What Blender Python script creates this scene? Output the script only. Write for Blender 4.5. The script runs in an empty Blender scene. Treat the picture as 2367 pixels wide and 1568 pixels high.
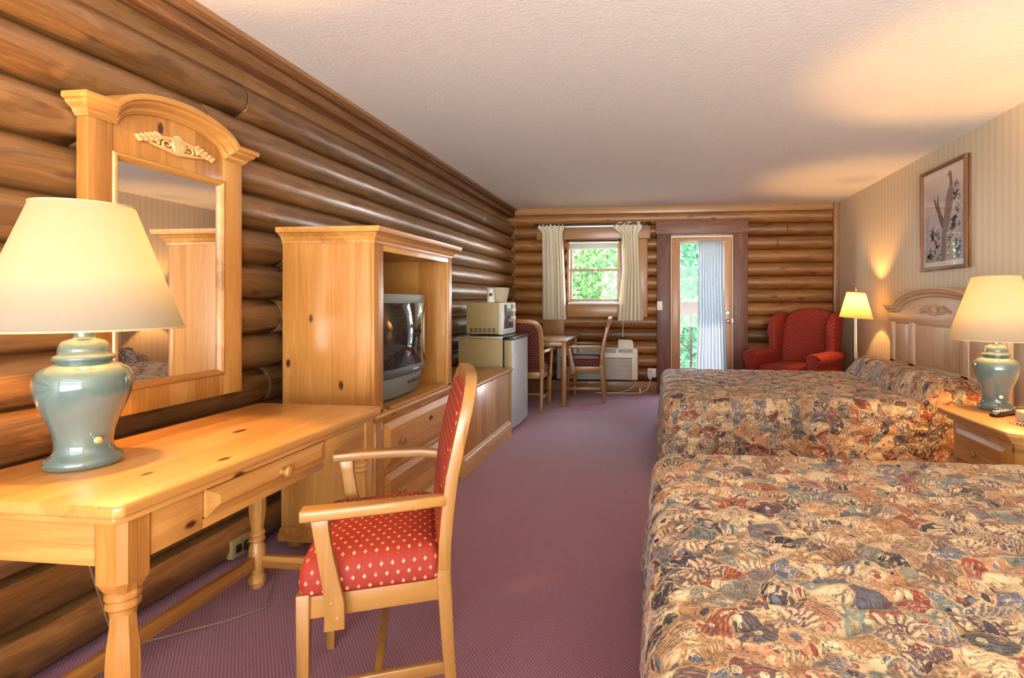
import bpy, bmesh, math, random
from mathutils import Vector, Matrix
PI = math.pi
rnd = random.Random(7)
S = bpy.context.scene
COL = S.collection

# ------------------------------------------------------------ camera, world, sun, exposure
cam_d = bpy.data.cameras.new('camera'); cam = bpy.data.objects.new('camera', cam_d); COL.objects.link(cam)
S.camera = cam
FPX = 1270.0; TH = math.atan(155/1270)
cam_d.sensor_fit = 'HORIZONTAL'; cam_d.sensor_width = 36.0; cam_d.lens = 36.0*FPX/2367
cam_d.shift_x = (1183.5-1366)/2367; cam_d.shift_y = -(784-695)/2367
cam_d.clip_start = 0.03; cam_d.clip_end = 200
cam.location = (0, 0, 1.19); cam.rotation_euler = (PI/2, 0, TH)

S.view_settings.view_transform = 'Standard'; S.view_settings.look = 'None'
S.view_settings.gamma = 1.0; S.view_settings.use_curve_mapping = False
S.view_settings.exposure = 0.86
S.cycles.use_denoising = True
S.cycles.max_bounces = 10; S.cycles.diffuse_bounces = 6; S.cycles.glossy_bounces = 4
S.cycles.transparent_max_bounces = 24; S.cycles.transmission_bounces = 6
S.cycles.sample_clamp_indirect = 6.0; S.cycles.caustics_reflective = False; S.cycles.caustics_refractive = False

WORLD_STRENGTH = 17.0
LAMP_COL = (1.0, 0.50, 0.15)
W = bpy.data.worlds.new('world'); S.world = W; W.use_nodes = True
wt = W.node_tree; wt.nodes.clear()
wo = wt.nodes.new('ShaderNodeOutputWorld'); wb = wt.nodes.new('ShaderNodeBackground')
wc = wt.nodes.new('ShaderNodeTexCoord'); wsx = wt.nodes.new('ShaderNodeSeparateXYZ'); wr = wt.nodes.new('ShaderNodeValToRGB')
wt.links.new(wc.outputs['Generated'], wsx.inputs[0]); wt.links.new(wsx.outputs[2], wr.inputs[0])
wr.color_ramp.elements[0].position = 0.0; wr.color_ramp.elements[0].color = (1.3, 1.3, 1.24, 1)
wr.color_ramp.elements[1].position = 0.5; wr.color_ramp.elements[1].color = (0.18, 0.23, 0.30, 1)
e = wr.color_ramp.elements.new(0.12); e.color = (0.25, 0.28, 0.31, 1)
wm = wt.nodes.new('ShaderNodeMapRange'); wt.links.new(wsx.outputs[1], wm.inputs[0])       # the open, sunlit side lies beyond the balcony
wm.inputs[1].default_value = -0.4; wm.inputs[2].default_value = 0.6; wm.inputs[3].default_value = WORLD_STRENGTH*0.68; wm.inputs[4].default_value = WORLD_STRENGTH*5.0
wt.links.new(wr.outputs[0], wb.inputs[0]); wt.links.new(wm.outputs[0], wb.inputs[1])
wt.links.new(wb.outputs[0], wo.inputs[0])

sun_d = bpy.data.lights.new('sun', 'SUN'); sun = bpy.data.objects.new('sun', sun_d); COL.objects.link(sun)
sun_d.energy = 12.0; sun_d.angle = 0.03; sun_d.color = (1.0, 0.95, 0.86)
sun.rotation_euler = (math.radians(-30), math.radians(8), 0)      # from beyond the balcony, behind the trees

def portal(name, loc, rot, sx, sy):
    d = bpy.data.lights.new(name, 'AREA'); d.shape = 'RECTANGLE'; d.size = sx; d.size_y = sy
    d.cycles.is_portal = True
    o = bpy.data.objects.new(name, d); COL.objects.link(o); o.location = loc; o.rotation_euler = rot
portal('portal_window', (-0.83, 7.42, 1.58), (-PI/2, 0, 0), 0.8, 0.9)
portal('portal_door', (0.55, 7.42, 1.1), (-PI/2, 0, 0), 0.7, 1.9)
portal('portal_back', (0.15, -2.55, 1.18), (PI/2, 0, 0), 3.9, 2.25)

# ------------------------------------------------------------ helpers: objects
def props(o, label=None, cat=None, group=None, kind=None):
    if label: o['label'] = label
    if cat: o['category'] = cat
    if group: o['group'] = group
    if kind: o['kind'] = kind
    return o
def thing(name, label, cat, loc=(0, 0, 0), rz=0, group=None):
    o = bpy.data.objects.new(name, None); COL.objects.link(o)
    o.empty_display_size = 0.1
    o.location = loc; o.rotation_euler = (0, 0, rz)
    return props(o, label, cat, group)
def wloc(o):
    v = Vector((0, 0, 0))
    while o is not None:
        v += Vector(o.location); o = o.parent
    return v
def copy_tree(o, parent=None):
    c = o.copy(); COL.objects.link(c); c.parent = parent
    for ch in [x for x in bpy.data.objects if x.parent == o]:
        copy_tree(ch, c)
    return c

class B:
    """collects shapes, builds ONE mesh object"""
    def __init__(s): s.v = []; s.f = []; s.uv = None
    def add(s, vs, fs):
        n = len(s.v); s.v += [tuple(map(float, p)) for p in vs]; s.f += [tuple(i+n for i in f) for f in fs]; return s
    def box(s, x0, x1, y0, y1, z0, z1):
        return s.add([(x, y, z) for z in (z0, z1) for y in (y0, y1) for x in (x0, x1)],
                     [(0, 2, 3, 1), (4, 5, 7, 6), (0, 1, 5, 4), (2, 6, 7, 3), (0, 4, 6, 2), (1, 3, 7, 5)])
    def loft(s, secs, closed=False, cap=True):
        n = len(secs[0]); m = len(secs); vs = [p for sec in secs for p in sec]; fs = []
        for i in range(m if closed else m-1):
            j = (i+1) % m
            for k in range(n):
                l = (k+1) % n
                fs.append((i*n+k, i*n+l, j*n+l, j*n+k))
        if cap and not closed:
            fs.append(tuple(range(n))[::-1]); fs.append(tuple((m-1)*n+k for k in range(n)))
        return s.add(vs, fs)
    def tube(s, path, r, seg=10, closed=False):
        P = [Vector(p) for p in path]; secs = []; n = len(P)
        up = Vector((0, 0, 1)); prev = None
        for i in range(n):
            a = P[(i-1) % n] if (closed or i > 0) else P[i]; b = P[(i+1) % n] if (closed or i < n-1) else P[i]
            t = (b-a).normalized()
            if prev is None:
                ref = up if abs(t.z) < 0.9 else Vector((1, 0, 0)); u = t.cross(ref).normalized()
            else:
                u = prev - t*prev.dot(t); u = u.normalized() if u.length > 1e-6 else t.orthogonal().normalized()
            prev = u; w = t.cross(u)
            rr = r[i] if isinstance(r, (list, tuple)) else r
            secs.append([P[i] + u*rr*math.cos(2*PI*k/seg) + w*rr*math.sin(2*PI*k/seg) for k in range(seg)])
        return s.loft(secs, closed)
    def lathe(s, prof, c=(0, 0, 0), seg=32, axis='z', cap=True):
        secs = []
        for r, h in prof:
            r = max(r, 1e-4); ring = []
            for k in range(seg):
                a = 2*PI*k/seg; p, q = r*math.cos(a), r*math.sin(a)
                v = {'z': (p, q, h), 'x': (h, p, q), 'y': (q, h, p)}[axis]
                ring.append((c[0]+v[0], c[1]+v[1], c[2]+v[2]))
            secs.append(ring)
        return s.loft(secs, cap=cap)
    def prism(s, poly, plane, a, b):
        def P(p, h): return {'xy': (p[0], p[1], h), 'xz': (p[0], h, p[1]), 'yz': (h, p[0], p[1])}[plane]
        return s.loft([[P(p, a) for p in poly], [P(p, b) for p in poly]])
    def sweep(s, path, N, prof, closed=False):
        """prof = list of (n, u): n along N, u sideways (right of travel); mitred"""
        P = [Vector(p) for p in path]; N = Vector(N).normalized(); n = len(P); secs = []
        for i in range(n):
            ta = (P[i]-P[i-1]).normalized() if (closed or i > 0) else None
            tb = (P[(i+1) % n]-P[i]).normalized() if (closed or i < n-1) else None
            if ta is None: ta = tb
            if tb is None: tb = ta
            ua, ub = ta.cross(N), tb.cross(N); u = (ua+ub)
            u = u.normalized(); k = 1/max(0.35, u.dot(ua))
            secs.append([P[i] + N*a + u*(b*k) for a, b in prof])
        return s.loft(secs, closed)
    def xf(s, fn):
        s.v = [tuple(fn(*p)) for p in s.v]; return s
    def build(s, name, mat, parent=None, bevel=0, seg=2, smooth=True, sharp=35, subsurf=0, world=True, kind=None):
        me = bpy.data.meshes.new(name); o = bpy.data.objects.new(name, me); COL.objects.link(o)
        off = Vector((0, 0, 0))
        if parent is not None:
            o.parent = parent
            if world: off = wloc(parent)
        bm = bmesh.new()
        vs = [bm.verts.new((p[0]-off.x, p[1]-off.y, p[2]-off.z)) for p in s.v]
        for f in s.f:
            if len(set(f)) < 3: continue
            try: bm.faces.new([vs[i] for i in f])
            except ValueError: pass
        bmesh.ops.recalc_face_normals(bm, faces=bm.faces)
        lim = math.radians(sharp)
        if bevel > 0:
            ed = [e for e in bm.edges if len(e.link_faces) == 2 and e.calc_face_angle(0) > lim]
            bmesh.ops.bevel(bm, geom=ed, offset=bevel, segments=seg, affect='EDGES', profile=0.5, clamp_overlap=True)
        lay = bm.loops.layers.uv.new('UVMap')
        for f in bm.faces:
            f.smooth = smooth; n = f.normal; ax = max(range(3), key=lambda i: abs(n[i]))
            for lp in f.loops:
                c = lp.vert.co
                lp[lay].uv = (c.y, c.z) if ax == 0 else ((c.x, c.z) if ax == 1 else (c.x, c.y))
        if smooth:
            for e in bm.edges:
                if len(e.link_faces) != 2 or e.calc_face_angle(0) > lim: e.smooth = False
        bm.to_mesh(me); bm.free()
        if mat: me.materials.append(mat)
        if subsurf:
            md = o.modifiers.new('subdivision', 'SUBSURF'); md.levels = subsurf; md.render_levels = subsurf
            for p in me.edges: p.use_edge_sharp = False
        if kind: o['kind'] = kind
        return o

def rrect(w, h, r, n=4):
    pts = []
    for cx, cy, a0 in ((w/2-r, h/2-r, 0), (-w/2+r, h/2-r, 90), (-w/2+r, -h/2+r, 180), (w/2-r, -h/2+r, 270)):
        for i in range(n+1):
            a = math.radians(a0+90*i/n); pts.append((cx+r*math.cos(a), cy+r*math.sin(a)))
    return pts
def lerp(a, b, t): return a+(b-a)*t
def interp(tab, x):
    if x <= tab[0][0]: return tab[0][1]
    for (a, va), (b, vb) in zip(tab, tab[1:]):
        if x <= b: return lerp(va, vb, (x-a)/(b-a))
    return tab[-1][1]
def sm(a, b, x):
    t = min(1, max(0, (x-a)/(b-a))); return t*t*(3-2*t)
def arc(cx, cy, r, a0, a1, n):
    return [(cx+r*math.cos(math.radians(lerp(a0, a1, i/n))), cy+r*math.sin(math.radians(lerp(a0, a1, i/n)))) for i in range(n+1)]

# ------------------------------------------------------------ helpers: materials
class T:
    def __init__(s, name):
        s.m = bpy.data.materials.new(name); s.m.use_nodes = True; s.t = s.m.node_tree; s.t.nodes.clear()
        s.out = s.t.nodes.new('ShaderNodeOutputMaterial')
    def n(s, ty, ins=None, **kw):
        nd = s.t.nodes.new('ShaderNode'+ty)
        for k, v in kw.items(): setattr(nd, k, v)
        for k, v in (ins or {}).items(): s.put(nd.inputs[k], v)
        return nd
    def put(s, sock, v):
        if isinstance(v, bpy.types.NodeSocket): s.t.links.new(v, sock)
        elif isinstance(v, (tuple, list)) and len(v) == 3 and sock.type == 'RGBA': sock.default_value = (*v, 1)
        else: sock.default_value = v
    def ma(s, op, a, b=0.0, c=0.0):
        nd = s.n('Math', operation=op); s.put(nd.inputs[0], a); s.put(nd.inputs[1], b); s.put(nd.inputs[2], c); return nd.outputs[0]
    def mix(s, f, a, b, mode='MIX'):
        nd = s.n('Mix', data_type='RGBA', blend_type=mode); s.put(nd.inputs[0], f); s.put(nd.inputs[6], a); s.put(nd.inputs[7], b); return nd.outputs[2]
    def ramp(s, f, els, const=False):
        nd = s.n('ValToRGB', {0: f}); cr = nd.color_ramp
        if const: cr.interpolation = 'CONSTANT'
        while len(cr.elements) < len(els): cr.elements.new(0.5)
        for e, (p, c) in zip(cr.elements, els):
            e.position = p; e.color = (*c, 1) if isinstance(c, tuple) else (c, c, c, 1)
        return nd.outputs[0]
    def noise(s, vec, scale, detail=3, rough=0.5, dist=0.0):
        return s.n('TexNoise', {'Vector': vec, 'Scale': scale, 'Detail': detail, 'Roughness': rough, 'Distortion': dist}).outputs[0]
    def bump(s, h, st, dist=0.01, nrm=None):
        nd = s.n('Bump', {'Height': h, 'Strength': st, 'Distance': dist})
        if nrm is not None: s.put(nd.inputs['Normal'], nrm)
        return nd.outputs[0]
    def bsdf(s, col, rough=0.5, **ins):
        nd = s.n('BsdfPrincipled', {'Base Color': col, 'Roughness': rough})
        for k, v in ins.items(): s.put(nd.inputs[k.replace('_', ' ')], v)
        s.t.links.new(nd.outputs[0], s.out.inputs[0]); return s.m
    def obj(s): return s.n('TexCoord').outputs['Object']
    def uvc(s): return s.n('TexCoord').outputs['UV']
    def sep(s, v): nd = s.n('SeparateXYZ', {0: v}); return nd.outputs
    def comb(s, x, y, z=0.0): return s.n('CombineXYZ', {0: x, 1: y, 2: z}).outputs[0]

def srgb(r, g, b):
    f = lambda c: (c/255/12.92) if c/255 <= .04045 else ((c/255+.055)/1.055)**2.4
    return (f(r), f(g), f(b))

def plain(name, col, rough=0.5, bump=0, bscale=200, **kw):
    t = T(name); o = t.obj()
    nz = t.noise(o, bscale*0.1, 2)
    c = t.mix(nz, tuple(x*0.93 for x in col), tuple(min(1, x*1.05) for x in col))
    if bump: kw['Normal'] = t.bump(t.noise(o, bscale, 2), bump, 0.002)
    return t.bsdf(c, rough, **kw)

def wood(name, ca, cb, axis='y', knots=1.0, rough=0.33, board=0.12, dark=(0.06, 0.02, 0.008), grain=1.0, coat=0.25):
    t = T(name); o = t.obj(); X, Y, Z = t.sep(o)[0:3]
    al, p, q = {'x': (X, Y, Z), 'y': (Y, X, Z), 'z': (Z, X, Y)}[axis]
    a2 = t.ma('ADD', p, q)
    brd = t.ma('FLOOR', t.ma('DIVIDE', a2, board))
    wn = t.n('TexWhiteNoise', {'W': brd}, noise_dimensions='1D').outputs[0]
    v = t.comb(t.ma('MULTIPLY', t.ma('ADD', al, t.ma('MULTIPLY', wn, 3.0)), 1.1), t.ma('MULTIPLY', p, 13.0), t.ma('MULTIPLY', q, 13.0))
    n1 = t.noise(v, 1.6, 4, 0.55, 0.6)
    vf = t.comb(t.ma('MULTIPLY', al, 6.0), t.ma('MULTIPLY', p, 160.0), t.ma('MULTIPLY', q, 160.0))
    n2 = t.noise(vf, 1.0, 2)
    ring = t.ma('FRACT', t.ma('MULTIPLY', n1, 5.0))
    ring = t.ma('ABSOLUTE', t.ma('SUBTRACT', ring, 0.5))
    f = t.ma('ADD', t.ma('MULTIPLY', n1, 0.9), t.ma('MULTIPLY', ring, 0.35*grain))
    f = t.ma('ADD', f, t.ma('MULTIPLY', t.ma('SUBTRACT', n2, 0.5), 0.35*grain))
    f = t.ma('ADD', f, t.ma('MULTIPLY', t.ma('SUBTRACT', wn, 0.5), 0.5))
    joint = t.ma('LESS_THAN', t.ma('FRACT', t.ma('DIVIDE', a2, board)), 0.02)
    f = t.ma('SUBTRACT', f, t.ma('MULTIPLY', joint, 0.25))
    col = t.ramp(f, [(0.05, tuple(x*0.72 for x in ca)), (0.3, ca), (0.8, cb)])
    if knots > 0:
        kv = t.comb(t.ma('MULTIPLY', t.ma('ADD', al, t.ma('MULTIPLY', wn, 2.0)), 3.6), t.ma('MULTIPLY', a2, 7.0))
        vo = t.n('TexVoronoi', {'Vector': kv, 'Scale': 1.0, 'Randomness': 1.0}, voronoi_dimensions='2D')
        knots *= 0.62
        d = vo.outputs['Distance']; ch = t.sep(vo.outputs['Color'])[0]
        rad = t.ma('MULTIPLY', t.ma('MAXIMUM', t.ma('SUBTRACT', ch, 1-0.55*knots), 0.0), 0.45)
        k = t.ma('SUBTRACT', rad, d); k = t.n('MapRange', {0: k, 1: -0.02, 2: 0.03, 3: 0.0, 4: 1.0}).outputs[0]
        k = t.ma('MULTIPLY', k, t.ma('GREATER_THAN', ch, 1-0.55*knots+0.08))
        col = t.mix(k, col, dark)
    nb = t.bump(n2, 0.12, 0.001)
    return t.bsdf(col, t.ma('ADD', rough, t.ma('MULTIPLY', n1, 0.08)), Coat_Weight=coat, Coat_Roughness=0.18, Normal=nb)

PINE_A, PINE_B = (0.40, 0.165, 0.032), (0.56, 0.28, 0.075)
M = {}
M['pine_z'] = wood('pine_upright_grain', PINE_A, PINE_B, 'z', 0.7)
M['pine_y'] = wood('pine_grain_along_room', PINE_A, PINE_B, 'y', 0.7)
M['pine_x'] = wood('pine_grain_across_room', PINE_A, PINE_B, 'x', 0.5)
M['pine_dark'] = wood('pine_interior', (0.32, 0.16, 0.05), (0.48, 0.27, 0.09), 'z', 0.8)
M['beech'] = wood('beech_varnished', (0.28, 0.125, 0.026), (0.39, 0.19, 0.046), 'z', 0.0, 0.3, 0.5, grain=0.6)
M['beech_x'] = wood('beech_varnished_lengthwise', (0.28, 0.125, 0.026), (0.39, 0.19, 0.046), 'x', 0.0, 0.3, 0.5, grain=0.6)
M['trimred'] = wood('stained_beam', (0.13, 0.048, 0.03), (0.24, 0.10, 0.06), 'z', 0.35, 0.5, 0.35, coat=0.05, grain=1.5)
M['trimred_x'] = wood('stained_beam_across', (0.15, 0.055, 0.03), (0.26, 0.11, 0.06), 'x', 0.35, 0.5, 0.35, coat=0.05, grain=1.5)
M['trimred_y'] = wood('stained_board_along', (0.15, 0.06, 0.02), (0.29, 0.13, 0.05), 'y', 0.35, 0.5, 0.35, coat=0.05, grain=1.5)
M['trim_x'] = wood('casing_across', (0.30, 0.14, 0.05), (0.42, 0.21, 0.08), 'x', 0.5, 0.4, 0.5)
M['trim_z'] = wood('casing_upright', (0.30, 0.14, 0.05), (0.42, 0.21, 0.08), 'z', 0.5, 0.4, 0.5)
M['trim_y'] = wood('casing_along', (0.30, 0.14, 0.05), (0.42, 0.21, 0.08), 'y', 0.5, 0.4, 0.5)
M['doorwood'] = wood('door_wood', (0.42, 0.20, 0.09), (0.52, 0.27, 0.13), 'z', 0.1, 0.45, 0.6, grain=0.5)

def logs(name, axis, z0, coat=0.35, red=1.0, blue=1.0):
    t = T(name); o = t.obj(); X, Y, Z = t.sep(o)[0:3]
    al, p = (Y, X) if axis == 'y' else (X, Y)
    row = t.ma('FLOOR', t.ma('DIVIDE', t.ma('SUBTRACT', Z, z0), 0.17))
    wn = t.n('TexWhiteNoise', {'W': row}, noise_dimensions='1D').outputs[0]
    sh = t.ma('ADD', al, t.ma('MULTIPLY', wn, 17.0))
    v = t.comb(t.ma('MULTIPLY', sh, 1.3), t.ma('MULTIPLY', p, 9.0), t.ma('MULTIPLY', Z, 9.0))
    n1 = t.noise(v, 1.6, 5, 0.6, 0.8)
    vf = t.comb(t.ma('MULTIPLY', sh, 7.0), t.ma('MULTIPLY', p, 170.0), t.ma('MULTIPLY', Z, 170.0))
    n2 = t.noise(vf, 1.0, 3)
    ring = t.ma('ABSOLUTE', t.ma('SUBTRACT', t.ma('FRACT', t.ma('MULTIPLY', n1, 6.0)), 0.5))
    f = t.ma('ADD', t.ma('MULTIPLY', n1, 0.95), t.ma('MULTIPLY', ring, 0.3))
    f = t.ma('ADD', f, t.ma('MULTIPLY', t.ma('SUBTRACT', n2, 0.5), 0.45))
    f = t.ma('ADD', f, t.ma('MULTIPLY', t.ma('SUBTRACT', wn, 0.5), 0.35))
    col = t.ramp(f, [(0.2, (0.08*red, 0.034, 0.010*blue)), (0.55, (0.195*red, 0.092, 0.030*blue)), (0.95, (0.34*red, 0.175, 0.062*blue))])
    kv = t.comb(t.ma('MULTIPLY', sh, 3.0), t.ma('MULTIPLY', Z, 7.0))
    vo = t.n('TexVoronoi', {'Vector': kv, 'Scale': 1.0, 'Randomness': 1.0}, voronoi_dimensions='2D')
    ch = t.sep(vo.outputs['Color'])[0]
    rad = t.ma('MULTIPLY', t.ma('MAXIMUM', t.ma('SUBTRACT', ch, 0.55), 0.0), 0.32)
    k = t.n('MapRange', {0: t.ma('SUBTRACT', rad, vo.outputs['Distance']), 1: -0.05, 2: 0.06, 3: 0.0, 4: 0.8}).outputs[0]
    k = t.ma('MULTIPLY', k, t.ma('GREATER_THAN', ch, 0.66))
    col = t.mix(k, col, (0.05, 0.02, 0.01))
    nb = t.bump(t.ma('ADD', n2, t.ma('MULTIPLY', n1, 2.0)), 0.25, 0.003)
    return t.bsdf(col, 0.36+max(0, 0.35-coat)*0.4, Coat_Weight=coat, Coat_Roughness=0.28, Normal=nb)
M['log_left'] = logs('varnished_log_left', 'y', 0.007, 0.55)
M['log_far'] = logs('varnished_log_far', 'x', -0.023, 0.12, 1.22, 0.7)  # redder tint: partly the wood itself, partly warm light put into the colour

def carpet():
    t = T('plum_carpet'); o = t.obj()
    X, Y, Z = t.sep(o)[0:3]
    n1 = t.noise(o, 2.2, 2); n3 = t.noise(o, 420.0, 2)
    u = t.ma('MULTIPLY', X, 2*PI/0.013); v = t.ma('MULTIPLY', Y, 2*PI/0.016)
    row = t.ma('MULTIPLY', t.ma('FLOOR', t.ma('DIVIDE', Y, 0.008)), PI)
    d = t.ma('MULTIPLY', t.ma('SINE', t.ma('ADD', u, row)), t.ma('ABSOLUTE', t.ma('SINE', v)))
    d = t.n('MapRange', {0: t.ma('ADD', d, t.ma('MULTIPLY', t.ma('SUBTRACT', n3, 0.5), 1.3)), 1: 0.25, 2: 0.9, 3: 0.0, 4: 0.75}).outputs[0]
    base = t.mix(n3, srgb(92, 34, 46), srgb(134, 58, 72))
    base = t.mix(t.ma('MULTIPLY', n1, 0.35), base, srgb(112, 58, 90))
    col = t.mix(d, base, srgb(196, 148, 158))
    nb = t.bump(t.ma('ADD', n3, d), 0.6, 0.004)
    return t.bsdf(col, 0.62, Sheen_Weight=0.6, Sheen_Roughness=0.4, Sheen_Tint=(0.95, 0.72, 0.84, 1), Normal=nb)
M['carpet'] = carpet()

def ceiling_mat():
    t = T('stippled_ceiling'); o = t.obj()
    n = t.noise(o, 55.0, 4, 0.6, 0.5); n2 = t.noise(o, 8.0, 2)
    c = t.mix(n, (0.80, 0.77, 0.73), (0.88, 0.86, 0.83))
    return t.bsdf(c, 0.85, Normal=t.bump(t.ma('ADD', n, t.ma('MULTIPLY', n2, 0.4)), 0.45, 0.006))
M['ceiling'] = ceiling_mat()

def wallpaper():
    t = T('striped_wallpaper'); o = t.obj(); X, Y, Z = t.sep(o)[0:3]
    s = t.ma('SINE', t.ma('MULTIPLY', Y, 2*PI/0.075))
    s2 = t.ma('SINE', t.ma('MULTIPLY', Y, 2*PI/0.019))
    n = t.noise(o, 90.0, 3, 0.7); n2 = t.noise(o, 30.0, 2)
    s = t.n('MapRange', {0: t.ma('ADD', s, t.ma('MULTIPLY', s2, 0.35)), 1: -1.0, 2: 1.0, 3: 0.0, 4: 1.0}).outputs[0]
    c = t.mix(s, (0.55, 0.455, 0.315), (0.64, 0.545, 0.395))
    c = t.mix(t.ma('MULTIPLY', n, 0.5), c, (0.72, 0.62, 0.46))
    return t.bsdf(c, 0.7, Normal=t.bump(n, 0.15, 0.001))
M['wallpaper'] = wallpaper()

def dotted(name, ca, cb, dotc, pitch=0.026, size=0.2):
    t = T(name); u, v = t.sep(t.uvc())[0:2]
    iv = t.ma('DIVIDE', v, pitch); row = t.ma('FLOOR', iv)
    iu = t.ma('ADD', t.ma('DIVIDE', u, pitch*1.5), t.ma('MULTIPLY', t.ma('MODULO', t.ma('ABSOLUTE', row), 2.0), 0.5))
    fu = t.ma('MULTIPLY', t.ma('ABSOLUTE', t.ma('SUBTRACT', t.ma('FRACT', iu), 0.5)), 1.5)
    fv = t.ma('ABSOLUTE', t.ma('SUBTRACT', t.ma('FRACT', iv), 0.5))
    d = t.ma('ADD', fu, fv)
    k = t.n('MapRange', {0: d, 1: size, 2: size+0.1, 3: 1.0, 4: 0.0}).outputs[0]
    nz = t.noise(t.comb(t.ma('MULTIPLY', u, 500.0), t.ma('MULTIPLY', v, 60.0)), 1.0, 2)
    rv = t.n('TexWhiteNoise', {'Vector': t.comb(t.ma('FLOOR', iu), row)}, noise_dimensions='2D').outputs[0]
    c = t.mix(nz, ca, cb)
    c = t.mix(t.ma('MULTIPLY', k, t.ma('ADD', 0.55, t.ma('MULTIPLY', rv, 0.4))), c, dotc)
    return t.bsdf(c, 0.75, Normal=t.bump(nz, 0.3, 0.002))
M['red_fabric'] = dotted('red_dotted_fabric', srgb(96, 14, 6), srgb(160, 38, 14), srgb(225, 160, 100))
M['burgundy'] = dotted('burgundy_dotted_fabric', srgb(62, 12, 10), srgb(98, 24, 18), srgb(200, 150, 120), 0.026, 0.13)
M['wing_fabric'] = dotted('armchair_dotted_fabric', srgb(112, 16, 8), srgb(150, 30, 16), srgb(235, 170, 120), 0.022, 0.15)

def bedspread_mat():
    t = T('floral_patchwork_bedspread'); uv = t.uvc()
    w = t.n('TexNoise', {'Vector': uv, 'Scale': 9.0, 'Detail': 4.0})
    off = t.n('VectorMath', {0: w.outputs['Color'], 1: (0.5, 0.5, 0.5)}, operation='SUBTRACT').outputs[0]
    off = t.n('VectorMath', {0: off, 'Scale': 0.10}, operation='SCALE').outputs[0]
    p = t.n('VectorMath', {0: uv, 1: off}, operation='ADD').outputs[0]
    cream, tan, rust, slate, navy, mauve, sage, peach = [srgb(*c) for c in
        ((226, 198, 154), (164, 120, 78), (142, 52, 34), (90, 104, 122), (14, 32, 50), (78, 58, 68), (116, 128, 118), (190, 132, 92))]
    # patches
    v1 = t.n('TexVoronoi', {'Vector': p, 'Scale': 14.0, 'Randomness': 1.0}, voronoi_dimensions='2D')
    r1 = t.sep(v1.outputs['Color'])
    c1 = t.ramp(r1[0], [(0.0, cream), (0.17, tan), (0.33, slate), (0.45, rust), (0.57, sage), (0.69, peach), (0.80, mauve), (0.89, navy)], True)
    # leaf hatching with a direction of its own in each patch
    u, v = t.sep(p)[0:2]; th = t.ma('MULTIPLY', r1[1], 6.283)
    hat = t.ma('ADD', t.ma('MULTIPLY', u, t.ma('COSINE', th)), t.ma('MULTIPLY', v, t.ma('SINE', th)))
    nz = t.noise(uv, 45.0, 3, 0.6)
    hat = t.ma('SINE', t.ma('ADD', t.ma('MULTIPLY', hat, 560.0), t.ma('MULTIPLY', nz, 9.0)))
    hm = t.ma('MULTIPLY', t.n('MapRange', {0: hat, 1: 0.1, 2: 0.7, 3: 0.0, 4: 0.75}).outputs[0], t.ma('GREATER_THAN', r1[2], 0.35))
    c2 = t.ramp(r1[1], [(0.0, tan), (0.3, cream), (0.5, mauve), (0.65, sage), (0.8, peach)], True)
    col = t.mix(hm, c1, c2)
    # second layer of smaller leaves
    v2 = t.n('TexVoronoi', {'Vector': p, 'Scale': 41.0, 'Randomness': 1.0}, voronoi_dimensions='2D')
    r2 = t.sep(v2.outputs['Color'])
    c3 = t.ramp(r2[1], [(0.0, cream), (0.3, tan), (0.5, slate), (0.62, rust), (0.75, peach), (0.9, navy)], True)
    lm = t.ma('MULTIPLY', t.ma('LESS_THAN', v2.outputs['Distance'], 0.36), t.ma('GREATER_THAN', r2[0], 0.55))
    col = t.mix(lm, col, c3)
    # cream outlines
    e1 = t.n('TexVoronoi', {'Vector': p, 'Scale': 14.0, 'Randomness': 1.0}, voronoi_dimensions='2D', feature='DISTANCE_TO_EDGE').outputs['Distance']
    em = t.n('MapRange', {0: e1, 1: 0.025, 2: 0.05, 3: 0.9, 4: 0.0}).outputs[0]
    col = t.mix(em, col, srgb(204, 172, 124))
    # flowers on a jittered lattice
    S_ = 5.6
    q = t.n('VectorMath', {0: p, 'Scale': S_}, operation='SCALE').outputs[0]
    fl = t.n('VectorMath', {0: q}, operation='FLOOR').outputs[0]; fr = t.n('VectorMath', {0: q}, operation='FRACTION').outputs[0]
    wn = t.n('TexWhiteNoise', {'Vector': fl}, noise_dimensions='2D')
    jit = t.n('VectorMath', {0: wn.outputs['Color'], 'Scale': 0.36}, operation='SCALE').outputs[0]
    d = t.n('VectorMath', {0: t.n('VectorMath', {0: fr, 1: (0.32, 0.32, 0)}, operation='SUBTRACT').outputs[0], 1: jit}, operation='SUBTRACT').outputs[0]
    dx, dy = t.sep(d)[0:2]
    rr = t.ma('SQRT', t.ma('ADD', t.ma('MULTIPLY', dx, dx), t.ma('MULTIPLY', dy, dy)))
    an = t.ma('ARCTAN2', dy, dx)
    pet = t.ma('ABSOLUTE', t.ma('SINE', t.ma('MULTIPLY', an, 7.0)))
    edge = t.ma('ADD', 0.22, t.ma('MULTIPLY', pet, 0.07))
    fm = t.ma('MULTIPLY', t.ma('LESS_THAN', rr, edge), t.ma('GREATER_THAN', wn.outputs[0], 0.38))
    pc = t.mix(t.ma('POWER', pet, 1.5), t.mix(wn.outputs[0], rust, mauve), cream)
    ringm = t.ma('LESS_THAN', t.ma('ABSOLUTE', t.ma('SUBTRACT', rr, 0.12)), 0.012)
    pc = t.mix(ringm, pc, mauve)
    pc = t.mix(t.ma('LESS_THAN', rr, 0.065), pc, t.mix(wn.outputs[0], slate, navy))
    col = t.mix(fm, col, pc)
    blot = t.noise(uv, 22.0, 4, 0.65, 0.8)
    col = t.mix(t.n('MapRange', {0: blot, 1: 0.45, 2: 0.62, 3: 0.0, 4: 0.12}).outputs[0], col, c2)
    lines = t.ma('ABSOLUTE', t.ma('SUBTRACT', t.noise(p, 34.0, 2, 0.5, 1.5), 0.5))
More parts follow.
